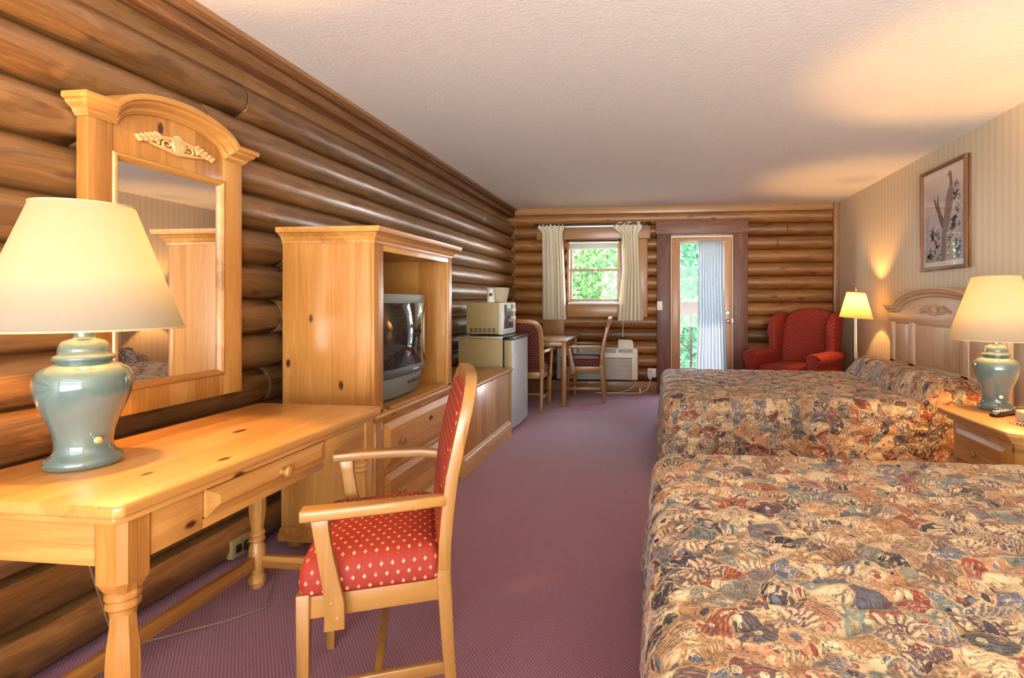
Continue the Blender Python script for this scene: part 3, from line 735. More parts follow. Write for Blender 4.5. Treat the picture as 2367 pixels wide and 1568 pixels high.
def bed(loc, y0_, y1_, x0, label):
    """y0_, y1_ = mattress sides; x0 = foot"""
    t = thing('bed', label, 'bed', loc, 0, 'double beds')
    B().box(x0+0.07, 2.07, y0_+0.07, y1_-0.07, 0.30, 0.475).build('mattress', M['mattress'], t, bevel=0.03, seg=3)
    B().box(x0+0.09, 2.05, y0_+0.09, y1_-0.09, 0.08, 0.295).build('box_spring', M['mattress'], t, bevel=0.01)
    for x in (x0+0.2, 1.9):
        for y in (y0_+0.2, y1_-0.2):
            B().lathe([(0.022, 0.0), (0.03, 0.08)], (x, y, 0), 12).build('leg', M['black'], t)
    # headboard
    c = (y0_+y1_)/2; hw = (y1_-y0_)/2+0.03
    X0, X1 = 2.155, 2.12                                # back plane, front face
    def zt_(y):                                         # top line under the cornice
        a = abs(y)
        if a > hw-0.22: return 1.085
        k = a/(hw-0.22); return 1.085+0.135*math.sqrt(max(0, 1-k*k))
    ys = [-hw+2*hw*i/60 for i in range(61)]
    poly = [(c-hw, 0.2)]+[(c+y, zt_(y)) for y in ys]+[(c+hw, 0.2)]
    hb = B().prism(poly, 'yz', X1+0.02, X0+0.03)
    # rails and stiles standing in front of the recessed field
    px = [(-hw, -hw+0.09), (-0.455, -0.355), (0.355, 0.455), (hw-0.09, hw)]
    for a, b_ in px: hb.box(X1, X1+0.03, c+a, c+b_, 0.2, 1.03)
    hb.box(X1, X1+0.03, c-hw, c+hw, 0.2, 0.66)
    top_ = [(c-hw, 1.0)]+[(c+y, zt_(y)) for y in ys]+[(c+hw, 1.0)]
    hb.prism(top_, 'yz', X1-0.001, X1+0.03)
    head = hb.build('headboard', M['headwood_y'], t, bevel=0.004)
    for a, b_ in ((-hw+0.10, -0.465), (-0.345, 0.345), (0.465, hw-0.10)):
        pb = B(); yy0, yy1, za, zb, e_ = c+a, c+b_, 0.67, 0.99, 0.035
        pb.loft([[(X1+0.021, yy0, za), (X1+0.021, yy1, za), (X1+0.021, yy1, zb), (X1+0.021, yy0, zb)],
                 [(X1+0.014, yy0+0.004, za+0.004), (X1+0.014, yy1-0.004, za+0.004), (X1+0.014, yy1-0.004, zb-0.004), (X1+0.014, yy0+0.004, zb-0.004)],
                 [(X1+0.003, yy0+e_, za+e_), (X1+0.003, yy1-e_, za+e_), (X1+0.003, yy1-e_, zb-e_), (X1+0.003, yy0+e_, zb-e_)]])
        pb.build('raised_panel', M['headwood_z'], head)
    path = [(X1, c+hw+0.03, 1.085), (X1, c+hw-0.19, 1.085)]
    n = 26
    for i in range(1, n):
        y = (hw-0.22)*math.cos(PI*i/n)*0.985; path.append((X1, c+y, zt_(y)))
    path += [(X1, c-hw+0.19, 1.085), (X1, c-hw-0.03, 1.085)]
    prof = [(-0.03, 0.0), (0.006, 0.0), (0.012, 0.008), (0.014, 0.02), (0.026, 0.028), (0.034, 0.038), (0.036, 0.048), (0.048, 0.052), (0.052, 0.062), (0.05, 0.072), (-0.03, 0.072)]
    B().sweep(path, (-1, 0, 0), [(a, -b_) for a, b_ in prof], False).build('cornice', M['headwood_y'], head, sharp=25)
    ornament(X1, c, 1.118, 0.50, 0.10, -1, M['headwood_y'], head)
    return t
bed((1.0, 4.525, 0), 3.72, 5.33, 0.05, 'double bed with arched carved pine headboard, farther from the camera')
bed((1.0, 1.60, 0), 0.80, 2.40, 0.0, 'double bed nearest the camera at the lower right, its headboard out of frame')
spread('bedspread', 0.05, 2.10, 3.72, 5.33, 0.52, 'floral quilted bedspread on the far bed, pulled over the pillows beside the nightstand', 1.70, 0.4)
spread('bedspread', 0.0, 2.10, 0.80, 2.40, 0.52, 'floral quilted bedspread on the bed nearest the camera, filling the lower right', 1.68, 1.9, 0.0125)

# ------------------------------------------------------------ ginger-jar lamps
def jar_lamp(loc, label, rz, power):
    t = thing('table_lamp', label, 'lamp', loc, rz, 'celadon ginger jar lamps')
    base = B().lathe([(0, 0), (0.078, 0), (0.082, 0.006), (0.083, 0.016), (0.079, 0.026), (0.066, 0.033), (0.061, 0.045), (0.060, 0.062), (0.064, 0.09), (0.075, 0.125),
        (0.089, 0.16), (0.099, 0.19), (0.103, 0.215), (0.101, 0.237), (0.093, 0.255), (0.078, 0.267), (0.062, 0.273), (0.058, 0.279), (0.0655, 0.284), (0.0665, 0.288), (0.063, 0.293),
        (0.054, 0.298), (0.0535, 0.308), (0.052, 0.32), (0.045, 0.331), (0.033, 0.336), (0.023, 0.339), (0.021, 0.345), (0.0245, 0.355), (0.022, 0.366), (0.015, 0.374), (0, 0.374)], seg=48)
    jb = base.build('jar_base', M['celadon'], t, world=False, sharp=80)
    B().lathe([(0, -0.062), (0.006, -0.062), (0.006, -0.072), (0.009, -0.074), (0.009, -0.082), (0, -0.083)], (0.02, 0, 0.075), 12, 'y').build('switch_knob', M['brass'], jb, world=False)
    st = B().tube([(0, 0, 0.37), (0, 0, 0.40)], 0.008, 10).lathe([(0.018, 0.38), (0.018, 0.415)], seg=14)
    st.tube([(0.02, 0, 0.45), (0.05, 0, 0.52), (0.045, 0, 0.62), (0, 0, 0.665)], 0.002, 6).tube([(-0.02, 0, 0.45), (-0.05, 0, 0.52), (-0.045, 0, 0.62), (0, 0, 0.665)], 0.002, 6)
    for a in (0, 2.094, 4.189): st.tube([(0, 0, 0.665), (0.104*math.cos(a), 0.104*math.sin(a), 0.69)], 0.0015, 5)
    st.build('harp', M['brass'], t, world=False)
    bu = B().lathe([(0.012, 0.41), (0.015, 0.425), (0.026, 0.455), (0.028, 0.475), (0.02, 0.498), (0.0, 0.508)], seg=16)
    bm_ = T('lit_bulb'); em = bm_.n('Emission', {'Color': LAMP_COL, 'Strength': 12.0}); bm_.t.links.new(em.outputs[0], bm_.out.inputs[0])
    bu.build('bulb', bm_.m, t, world=False)
    zb, zt_ = 0.365, 0.695
    sh = B().lathe([(0.218, zb), (0.107, zt_), (0.105, zt_), (0.216, zb+0.001)], seg=64, cap=False)
    sh.f += []
    so = sh.build('lamp_shade', M['shade'], t, world=False, sharp=80)
    for r_, z_ in ((0.218, zb), (0.107, zt_)):
        B().tube([(r_*math.cos(2*PI*k/64), r_*math.sin(2*PI*k/64), z_) for k in range(64)], 0.0028, 6, True).build('shade_trim', M['shadetrim'], so, world=False)
    ld = bpy.data.lights.new('lamp_light', 'POINT'); ld.energy = power; ld.color = LAMP_COL; ld.shadow_soft_size = 0.02
    lo = bpy.data.objects.new('lamp_light', ld); COL.objects.link(lo); lo.parent = t; lo.location = (0, 0, 0.555)
    return t
jar_lamp((-1.53, 1.30, 0.75), 'celadon ginger jar lamp with cream shade on the pine desk, cut by the left edge', 0.95, 25)
jar_lamp((1.76, 3.12, 0.62), 'celadon ginger jar lamp with cream shade on the nightstand between the beds', -0.5, 28)

# ------------------------------------------------------------ floor lamp
fl = thing('floor_lamp', 'brass floor lamp with pleated yellow shade in the corner beside the red armchair', 'lamp', (1.985, 5.83, 0))
B().lathe([(0, 0), (0.13, 0), (0.13, 0.012), (0.05, 0.022), (0.02, 0.04), (0, 0.04)], (1.985, 5.83, 0), 32).build('base', M['brasslight'], fl)
B().tube([(1.985, 5.83, 0.03), (1.985, 5.83, 1.06)], 0.011, 12).lathe([(0.016, 0.60), (0.016, 0.66)], (1.985, 5.83, 0), 12).build('pole', M['brasslight'], fl)
B().tube([(1.965, 5.81, 0.62), (1.965, 5.81, 1.04)], 0.004, 8).build('cord_tube', M['brasslight'], fl)
sh = B(); secs = []
for z_, r_ in ((1.01, 0.155), (1.27, 0.083)):
    secs.append([(1.985+(r_+0.0035*(1 if k % 2 else -1))*math.cos(2*PI*k/120), 5.83+(r_+0.0035*(1 if k % 2 else -1))*math.sin(2*PI*k/120), z_-0.09*(r_*math.cos(2*PI*k/120))) for k in range(120)])
sh.loft(secs, cap=False)
fso = sh.build('lamp_shade', M['pleat'], fl, sharp=80)
for z_, r_ in ((1.01, 0.157), (1.27, 0.085)):
    B().tube([(1.985+r_*math.cos(2*PI*k/48), 5.83+r_*math.sin(2*PI*k/48), z_-0.09*(r_*math.cos(2*PI*k/48))) for k in range(48)], 0.004, 6, True).build('shade_trim', M['shadetrim'], fso)
B().lathe([(0.003, 1.25), (0.008, 1.275), (0.004, 1.285), (0.012, 1.30), (0.009, 1.32), (0.001, 1.34)], (1.985, 5.83, 0), 12).build('finial', M['brass'], fl)
fb_ = B().lathe([(0.012, 1.06), (0.025, 1.10), (0.028, 1.12), (0.018, 1.15), (0.0, 1.155)], (1.985, 5.83, 0), 14)
bm2 = T('lit_bulb_warm'); em2 = bm2.n('Emission', {'Color': LAMP_COL, 'Strength': 12.0}); bm2.t.links.new(em2.outputs[0], bm2.out.inputs[0])
fb_.build('bulb', bm2.m, fl)
ld = bpy.data.lights.new('floor_lamp_light', 'POINT'); ld.energy = 20; ld.color = LAMP_COL; ld.shadow_soft_size = 0.02
lo = bpy.data.objects.new('floor_lamp_light', ld); COL.objects.link(lo); lo.parent = fl; lo.location = (0, 0, 1.175)

# unseen ceiling panel added behind the camera to fill the near room
cf = thing('added_ceiling_light', 'flat frosted ceiling light added behind the camera to fill the near half of the room', 'ceiling light', (0.2, -1.0, CEIL))
B().box(-0.5, 0.9, -1.5, -0.5, 2.35, 2.41).build('housing', M['white'], cf, bevel=0.01)
em3 = T('added_fill_glow'); en = em3.n('Emission', {'Color': (1.0, 0.95, 0.88), 'Strength': 2.0}); em3.t.links.new(en.outputs[0], em3.out.inputs[0])
B().box(-0.45, 0.85, -1.45, -0.55, 2.335, 2.35).build('diffuser', em3.m, cf)

# ------------------------------------------------------------ desk
dk = thing('writing_desk', 'honey pine writing desk with turned legs and one drawer under the mirror', 'desk', (-1.42, 1.6, 0))
tp = [(-1.135, 1.048), (-1.148, 1.035), (-1.70, 1.035), (-1.70, 2.17), (-1.155, 2.17), (-1.135, 2.15)]
B().prism(tp, 'xy', 0.722, 0.75).build('top', M['pine_y'], dk, bevel=0.006, seg=3)
B().prism([(-1.15, 1.075), (-1.165, 1.05), (-1.69, 1.05), (-1.69, 2.155), (-1.165, 2.155), (-1.15, 2.14)], 'xy', 0.704, 0.722).build('top_moulding', M['pine_y'], dk, bevel=0.004)
ap = B().box(-1.185, -1.165, 1.14, 1.285, 0.60, 0.704).box(-1.185, -1.165, 1.80, 2.07, 0.60, 0.704).box(-1.185, -1.165, 1.285, 1.80, 0.60, 0.625).box(-1.67, -1.65, 1.12, 2.08, 0.6, 0.704)
ap.build('apron', M['pine_y'], dk, bevel=0.002)
for q0 in (1.075, 2.10): B().box(-1.62, -1.24, q0, q0+0.02, 0.60, 0.704).build('side_apron', M['pine_x'], dk, bevel=0.002)
dr = B(); 
dr.loft([[(-1.19, 1.29, 0.628), (-1.19, 1.795, 0.628), (-1.19, 1.795, 0.70), (-1.19, 1.29, 0.70)],
         [(-1.158, 1.29, 0.628), (-1.158, 1.795, 0.628), (-1.158, 1.795, 0.70), (-1.158, 1.29, 0.70)],
         [(-1.153, 1.312, 0.645), (-1.153, 1.773, 0.645), (-1.153, 1.773, 0.684), (-1.153, 1.312, 0.684)],
         [(-1.147, 1.322, 0.652), (-1.147, 1.763, 0.652), (-1.147, 1.763, 0.677), (-1.147, 1.322, 0.677)]])
drw = dr.build('drawer', M['pine_y'], dk, sharp=20)
KNOB = [(0, -0.002), (0.011, -0.002), (0.008, 0.008), (0.009, 0.013), (0.017, 0.019), (0.018, 0.025), (0.013, 0.031), (0, 0.033)]
B().lathe(KNOB, (-1.147, 1.56, 0.664), 20, 'x').build('knob', M['beech'], drw)
for lx, ly in ((-1.20, 1.105), (-1.20, 2.10), (-1.655, 1.105), (-1.655, 2.10)):
    l = B()
    w = 0.04; ch = 0.014
    sq = [(-w, -w+ch), (-w+ch, -w), (w-ch, -w), (w, -w+ch), (w, w-ch), (w-ch, w), (-w+ch, w), (-w, w-ch)]
    l.loft([[(lx+a, ly+b_, 0.704) for a, b_ in sq], [(lx+a, ly+b_, 0.565) for a, b_ in sq], [(lx+a*0.7, ly+b_*0.7, 0.54) for a, b_ in sq]])
    l.lathe([(0.024, 0.545), (0.026, 0.54), (0.034, 0.532), (0.034, 0.524), (0.026, 0.519), (0.033, 0.511), (0.033, 0.503), (0.026, 0.497), (0.025, 0.485)], (lx, ly, 0), 24)
    secs = []
    for z_, r_ in ((0.487, 0.025), (0.46, 0.026), (0.42, 0.031), (0.37, 0.034), (0.32, 0.033), (0.27, 0.027), (0.235, 0.022)):
        secs.append([(lx+r_*math.cos(PI/4*k+PI/8), ly+r_*math.sin(PI/4*k+PI/8), z_) for k in range(8)])
    l.loft(secs)
    l.lathe([(0.022, 0.237), (0.030, 0.228), (0.030, 0.218), (0.022, 0.212), (0.030, 0.204), (0.030, 0.195), (0.022, 0.188)], (lx, ly, 0), 24)
    l.lathe([(0.021, 0.19), (0.031, 0.165), (0.034, 0.12), (0.030, 0.075), (0.022, 0.055), (0.03, 0.045), (0.033, 0.025), (0.024, 0.0)], (lx, ly, 0), 24)
    l.build('leg', M['pine_z'], dk, sharp=28)
B().box(-1.665, -1.64, 1.13, 2.07, 0.085, 0.135).build('stretcher', M['pine_y'], dk, bevel=0.003)
for yy in (1.105, 2.10): B().box(-1.63, -1.225, yy-0.012, yy+0.012, 0.085, 0.135).build('side_stretcher', M['pine_x'], dk, bevel=0.003)

# mirror
mr = thing('wall_mirror', 'tall pine framed mirror with arched carved top hanging on the log wall over the desk', 'mirror', (-1.88, 1.915, 0.785))
MX = -1.85; my0, my1 = 1.585, 2.255; gc = 1.915
f = B().box(-1.897, MX, my0, 1.668, 0.785, 1.80).box(-1.897, MX, 2.15, my1, 0.785, 1.80).box(-1.897, MX, 1.668, 2.15, 0.785, 0.875)
def mz(y):
    k = abs(y-gc)/0.235
    return 1.80 if k >= 1 else 1.80+0.085*math.sqrt(1-k*k)
ys = [1.668+0.482*i/40 for i in range(41)]
f.prism([(1.668, 1.69)]+[(y, mz(y)) for y in ys]+[(2.15, 1.69)], 'yz', -1.895, MX-0.004)
frm = f.build('frame', M['pine_z'], mr, bevel=0.004)
B().sweep([(MX-0.006, 1.676, 0.882), (MX-0.006, 2.142, 0.882), (MX-0.006, 2.142, 1.692), (MX-0.006, 1.676, 1.692)], (1, 0, 0),
          [(-0.01, 0.012), (0.005, 0.012), (0.012, 0.007), (0.014, 0.0), (0.009, -0.006), (0.003, -0.011), (-0.006, -0.016), (-0.01, -0.016)], True).build('inner_moulding', M['pine_y'], frm, sharp=25)
B().box(MX-0.022, MX-0.012, 1.665, 2.153, 0.87, 1.70).build('mirror_glass', M['mirror'], mr)
prof = [(-0.045, -0.004), (0.004, -0.004), (0.007, 0.002), (0.012, 0.006), (0.014, 0.016), (0.024, 0.022), (0.034, 0.031), (0.036, 0.039), (0.046, 0.043), (0.048, 0.053), (0.046, 0.062), (-0.045, 0.062)]
path = [(MX, my0, 1.80), (MX, gc-0.238, 1.80)]
for i in range(2, 23):
    a = PI-PI*i/24; path.append((MX, gc+0.235*math.cos(a), 1.80+0.085*math.sin(a)))
path += [(MX, gc+0.238, 1.80), (MX, my1, 1.80)]
cb_ = B().sweep(path, (1, 0, 0), [(a, -b_) for a, b_ in prof], False)
for yy, s_ in ((my0, -1), (my1, 1)):                   # the moulding returns around both ends
    cb_.loft([[(MX-0.045, yy+s_*max(a, 0), 1.80+b_) for a, b_ in prof[1:-1]], [(MX+a, yy+s_*max(a, 0), 1.80+b_) for a, b_ in prof[1:-1]]])
    cb_.loft([[(MX+a, yy, 1.80+b_) for a, b_ in prof[1:-1]], [(MX+a, yy+s_*max(a, 0), 1.80+b_) for a, b_ in prof[1:-1]]], cap=False)
    cb_.add([(MX-0.045, yy, 1.862), (MX+0.046, yy, 1.862), (MX+0.046, yy+s_*0.046, 1.862), (MX-0.045, yy+s_*0.046, 1.862)], [(0, 1, 2, 3)])
cb_.build('cornice', M['pine_y'], frm, sharp=25)
ornament(MX-0.004, 1.922, 1.787, 0.36, 0.085, 1, M['carving'], frm)

# ------------------------------------------------------------ television cabinet
ar = thing('tv_armoire', 'tall pine television armoire with open upper bay and two drawers', 'armoire', (-1.55, 2.93, 0))
a0, a1, ax0, ax1 = 2.44, 3.42, -1.79, -1.325
c = B().box(ax0, ax1-0.022, a0, a0+0.022, 0.60, 1.475).box(ax0, ax1-0.022, a1-0.022, a1, 0.60, 1.475)
c.box(ax0, ax1-0.022, a0+0.022, a1-0.022, 1.44, 1.474)
c.build('side_panels', M['pine_z'], ar, bevel=0.001)
B().box(ax0, ax0+0.012, a0+0.022, a1-0.022, 0.64, 1.44).build('back_panel', M['pine_dark'], ar)
for q0, q1 in ((a0, 2.53), (3.36, a1)): B().box(ax1-0.022, ax1, q0, q1, 0.64, 1.475).build('face_stile', M['pine_z'], ar, bevel=0.002)
B().box(ax1-0.022, ax1, 2.53, 3.36, 1.43, 1.475).build('face_rail', M['pine_y'], ar, bevel=0.002)
B().box(ax0+0.012, ax1, a0+0.022, a1-0.022, 0.635, 0.66).build('shelf', M['pine_y'], ar)
B().sweep([(ax0, a0, 1.475), (ax1, a0, 1.475), (ax1, a1, 1.475), (ax0, a1, 1.475)], (0, 0, 1),
          [(-0.012, -0.02), (-0.012, 0.004), (0.0, 0.006), (0.008, 0.012), (0.018, 0.016), (0.03, 0.03), (0.034, 0.034), (0.036, 0.046), (0.044, 0.05), (0.06, 0.052), (0.063, 0.046), (0.063, -0.02)], False).box(ax0, ax1, a0, a1, 1.50, 1.537).build('cornice', M['pine_y'], ar, sharp=25)
B().sweep([(ax0, a0-0.012, 0.63), (ax1+0.018, a0-0.012, 0.63), (ax1+0.018, a1+0.012, 0.63), (ax0, a1+0.012, 0.63)], (0, 0, 1),
          [(-0.012, -0.02), (-0.012, 0.004), (0.0, 0.012), (0.012, 0.016), (0.02, 0.012), (0.022, -0.02)], False).box(ax0, ax1+0.018, a0-0.012, a1+0.012, 0.62, 0.651).build('waist_moulding', M['pine_y'], ar, sharp=25)
b0, b1, bx1 = 2.43, 3.43, -1.312
B().box(ax0, bx1-0.02, b0, b1, 0.10, 0.62).build('base_box', M['pine_z'], ar, bevel=0.002)
B().box(bx1-0.02, bx1, b0, b0+0.075, 0.10, 0.62).box(bx1-0.02, bx1, b1-0.075, b1, 0.10, 0.62).box(bx1-0.02, bx1, b0+0.075, b1-0.075, 0.597, 0.62).box(bx1-0.02, bx1, b0+0.075, b1-0.075, 0.345, 0.37).box(bx1-0.02, bx1, b0+0.075, b1-0.075, 0.10, 0.12).build('base_frame', M['pine_z'], ar, bevel=0.002)
for za, zb in ((0.372, 0.595), (0.122, 0.343)):
    ya, yb = b0+0.08, b1-0.08; e_ = 0.035
    dd = B().loft([[(bx1-0.03, ya, za), (bx1-0.03, yb, za), (bx1-0.03, yb, zb), (bx1-0.03, ya, zb)],
                   [(bx1+0.001, ya, za), (bx1+0.001, yb, za), (bx1+0.001, yb, zb), (bx1+0.001, ya, zb)],
                   [(bx1+0.016, ya+e_, za+e_), (bx1+0.016, yb-e_, za+e_), (bx1+0.016, yb-e_, zb-e_), (bx1+0.016, ya+e_, zb-e_)]]).build('drawer', M['pine_y'], ar, sharp=20)
    for ky in (ya+0.13, yb-0.13):
        B().lathe([(r_*1.05, h_) for r_, h_ in KNOB], (bx1+0.016, ky, (za+zb)/2), 20, 'x').build('knob', M['beech'], dd)
B().sweep([(ax0, b0, 0.05), (bx1, b0, 0.05), (bx1, b1, 0.05), (ax0, b1, 0.05)], (0, 0, 1),
          [(0.0, -0.02), (0.0, 0.026), (0.03, 0.026), (0.036, 0.022), (0.04, 0.014), (0.05, 0.012), (0.056, 0.004), (0.06, -0.02)], False).build('plinth', M['pine_y'], ar, sharp=25)
for x, y in ((bx1-0.03, b0+0.04), (bx1-0.03, b1-0.04), (ax0+0.05, b0+0.04), (ax0+0.05, b1-0.04)):
    B().lathe([(0, 0), (0.026, 0), (0.04, 0.015), (0.042, 0.03), (0.03, 0.05), (0, 0.05)], (x, y, 0), 20).build('bun_foot', M['beech'], ar)

# television
tv = thing('television', 'dark grey tube television inside the pine armoire', 'television', (-1.56, 2.82, 0.66))
tc = 2.815
secs = []
for x, w, za, zb, r_ in ((-1.775, 0.34, 0.76, 1.08, 0.05), (-1.70, 0.42, 0.73, 1.13, 0.05), (-1.56, 0.60, 0.70, 1.19, 0.03), (-1.42, 0.635, 0.69, 1.21, 0.02)):
    secs.append([(x, tc+p, (za+zb)/2+q) for p, q in rrect(w, zb-za, r_)])
B().loft(secs).build('housing', M['tvdark'], tv, bevel=0.004)
bz = B()
def front(y): return -1.385+0.04*(1-((y-tc)/0.32)**2)
def slab(b, ya, yb, za, zb, add, n=14, back=-1.43, slope=0.0):
    secs = []
    for i in range(n+1):
        y = lerp(ya, yb, i/n); x = front(y)+add
        secs.append([(back, y, za), (x+slope, y, za), (x, y, zb), (back, y, zb)])
    b.loft(secs)
slab(bz, tc-0.325, tc+0.325, 1.175, 1.225, 0.0)
slab(bz, tc-0.325, tc-0.285, 0.80, 1.18, -0.004); slab(bz, tc+0.285, tc+0.325, 0.80, 1.18, -0.004)
bz.build('bezel', M['tvgrey'], tv, bevel=0.004)
lo_ = B(); slab(lo_, tc-0.325, tc+0.325, 0.79, 0.835, 0.004); low = lo_.build('speaker_band', M['tvdark'], tv, bevel=0.003)
lo_ = B(); slab(lo_, tc-0.30, tc+0.30, 0.675, 0.788, -0.006, slope=-0.03); lo_.box(-1.7, -1.43, tc-0.28, tc+0.28, 0.662, 0.70)
lp_ = lo_.build('control_panel', M['tvgrey'], tv, bevel=0.008)
for k in range(6):
    y = tc+0.06+0.022*k
    B().box(front(y)-0.02, front(y)-0.008, y, y+0.013, 0.735, 0.75).build('button', M['black'], lp_, bevel=0.002)
B().lathe([(0, 0), (0.012, 0), (0.012, 0.006), (0, 0.006)], (front(tc+0.23)-0.014, tc+0.225, 0.742), 14, 'x').build('power_button', M['tvdark'], lp_)
B().box(front(tc+0.1), front(tc+0.1)+0.006, tc+0.08, tc+0.15, 0.807, 0.817).build('maker_badge', M['steel'], low)
sc_ = B(); N1, N2 = 16, 12; vs = []; fs = []
for i in range(N1+1):
    for j in range(N2+1):
        y = lerp(-0.288, 0.288, i/N1); z_ = lerp(-0.172, 0.172, j/N2)
        vs.append((-1.372+0.045*(1-(y/0.30)**2)*(1-0.5*(z_/0.18)**2), tc+y, 1.005+z_))
for i in range(N1):
    for j in range(N2):
        a = i*(N2+1)+j; fs.append((a, a+1, a+N2+2, a+N2+1))
sc_.add(vs, fs).build('screen', M['screen'], tv)

# slim tray resting on the armoire
ty = thing('metal_tray', 'thin grey metal tray edge sticking up on top of the armoire', 'tray', (-1.72, 3.1, 1.537))
B().box(-1.76, -1.66, 2.90, 3.36, 1.538, 1.552).build('pan', M['steel'], ty, bevel=0.003)
B().box(-1.66, -1.655, 2.90, 3.36, 1.538, 1.575).box(-1.76, -1.66, 2.885, 2.90, 1.538, 1.575).build('rim', M['tvdark'], ty, bevel=0.002)

# ------------------------------------------------------------ low luggage cabinet
lc = thing('low_cabinet', 'low plain pine luggage cabinet between the armoire and the fridge', 'cabinet', (-1.6, 4.13, 0))
B().box(-1.86, -1.30, 3.58, 4.70, 0.13, 0.57).build('body', M['pine_z'], lc, bevel=0.002)
B().box(-1.875, -1.27, 3.55, 4.73, 0.57, 0.598).build('top', M['pine_y'], lc, bevel=0.009, seg=3)
B().sweep([(-1.86, 3.58, 0.0), (-1.30, 3.58, 0.0), (-1.30, 4.70, 0.0), (-1.86, 4.70, 0.0)], (0, 0, 1),
          [(0.0, -0.02), (0.0, 0.02), (0.105, 0.02), (0.115, 0.016), (0.12, 0.009), (0.13, 0.007), (0.136, 0.0), (0.136, -0.02)], False).build('plinth', M['pine_y'], lc, sharp=25)

# ------------------------------------------------------------ fridge, microwave and what stands on them
fr = thing('mini_fridge', 'beige mini fridge with silver door beside the low cabinet', 'fridge', (-1.57, 5.1, 0))
B().box(-1.80, -1.385, 4.80, 5.40, 0.02, 0.845).build('body', M['beige'], fr, bevel=0.008)
B().box(-1.385, -1.372, 4.815, 5.385, 0.04, 0.83).build('door_seal', M['black'], fr)
fd = B().box(-1.372, -1.30, 4.80, 5.40, 0.04, 0.835).build('door', M['beige'], fr, bevel=0.008)
sk = B(); secs = []
for i in range(13):
    y = lerp(4.802, 5.398, i/12); x = -1.30+0.016*(1-((y-5.1)/0.3)**2)
    secs.append([(-1.302, y, 0.042), (x, y, 0.042), (x, y, 0.825), (-1.302, y, 0.825)])
sk.loft(secs).build('door_skin', M['silver'], fd, sharp=50)
B().box(-1.385, -1.283, 4.80, 5.40, 0.836, 0.862).build('door_cap', M['black'], fd, bevel=0.006)
B().box(-1.80, -1.385, 4.80, 5.40, 0.845, 0.860).build('worktop', M['silver'], fr, bevel=0.004)
B().box(-1.73, -1.51, 4.785, 4.80, 0.848, 0.866).box(-1.735, -1.70, 4.79, 4.80, 0.815, 0.85).box(-1.54, -1.505, 4.79, 4.80, 0.815, 0.85).build('bracket', M['beige'], fr, bevel=0.002)
for x, y in ((-1.76, 4.84), (-1.76, 5.36), (-1.33, 4.84), (-1.33, 5.36)): B().lathe([(0.015, 0), (0.012, 0.04)], (x, y, 0), 10).build('foot', M['black'], fr)
mw = thing('microwave', 'beige microwave with dark blue door window standing on the mini fridge', 'microwave', (-1.6, 5.15, 0.862))
mwb = B().box(-1.775, -1.47, 4.95, 5.39, 0.878, 1.17).build('body', M['beige'], mw, bevel=0.005)
for k in range(6):
    v = B()
    for j in range(4): v.box(-1.742+0.043*k, -1.714+0.043*k, 4.9485, 4.951, 0.893+0.011*j, 0.899+0.011*j)
    v.build('vent', M['black'], mwb)
mf = B().box(-1.47, -1.42, 4.95, 5.39, 0.872, 1.172).build('front_panel', M['offwhite'], mw, bevel=0.008)
B().box(-1.421, -1.416, 4.966, 5.285, 0.925, 1.150).build('door_window', M['mwwindow'], mf, bevel=0.002)
B().box(-1.421, -1.412, 4.98, 5.28, 0.90, 0.918).build('door_handle', M['offwhite'], mf, bevel=0.003)
for z_ in (1.10, 1.02): B().lathe([(0, 0), (0.02, 0), (0.018, 0.014), (0, 0.016)], (-1.421, 5.335, z_), 18, 'x').build('dial', M['white'], mf)
for x, y in ((-1.74, 4.98), (-1.46, 4.98), (-1.74, 5.35), (-1.46, 5.35)): B().lathe([(0.012, 0.862), (0.014, 0.878)], (x, y, 0), 10).build('foot', M['black'], mw)
ib = B(); 
def sqr(x, y, w, z_): return [(x-w, y-w, z_), (x+w, y-w, z_), (x+w, y+w, z_), (x-w, y+w, z_)]
ib.loft([sqr(-1.54, 5.18, 0.068, 1.172), sqr(-1.54, 5.18, 0.088, 1.315), sqr(-1.54, 5.18, 0.083, 1.315), sqr(-1.54, 5.18, 0.064, 1.18)])
ibo = ib.build('ice_bucket', plain('beige_bucket_plastic', (0.52, 0.45, 0.32), 0.45), sharp=20, bevel=0.001)
props(ibo, 'square off-white ice bucket on top of the microwave behind the paper cup', 'ice bucket')
cp = thing('paper_cup', 'white paper cup with dark blue print standing upside down on the microwave', 'cup', (-1.565, 5.03, 1.172))
B().lathe([(0.040, 1.172), (0.041, 1.176), (0.038, 1.178), (0.029, 1.295), (0.031, 1.302), (0.026, 1.302), (0.025, 1.294), (0, 1.294)], (-1.565, 5.03, 0), 28).build('cup_body', M['white'], cp)
blob = [(-0.02, -0.012), (-0.008, -0.018), (0.0, -0.012), (0.008, -0.016), (0.017, -0.004), (0.02, 0.008), (0.008, 0.012), (0.002, 0.02), (-0.006, 0.014), (-0.016, 0.016), (-0.012, 0.004)]
vs = []
for a, z_ in [(0, 0)]+blob:
    th = a/0.0335; rr_ = 0.0338-0.078*(z_)+0.0006
    vs.append((-1.565+rr_*math.sin(th+0.22), 5.03-rr_*math.cos(th+0.22), 1.245+z_))
B().add(vs, [(0, k, k % 11+1) for k in range(1, 12)]).build('print', plain('blue_print', srgb(52, 78, 98), 0.6), cp)

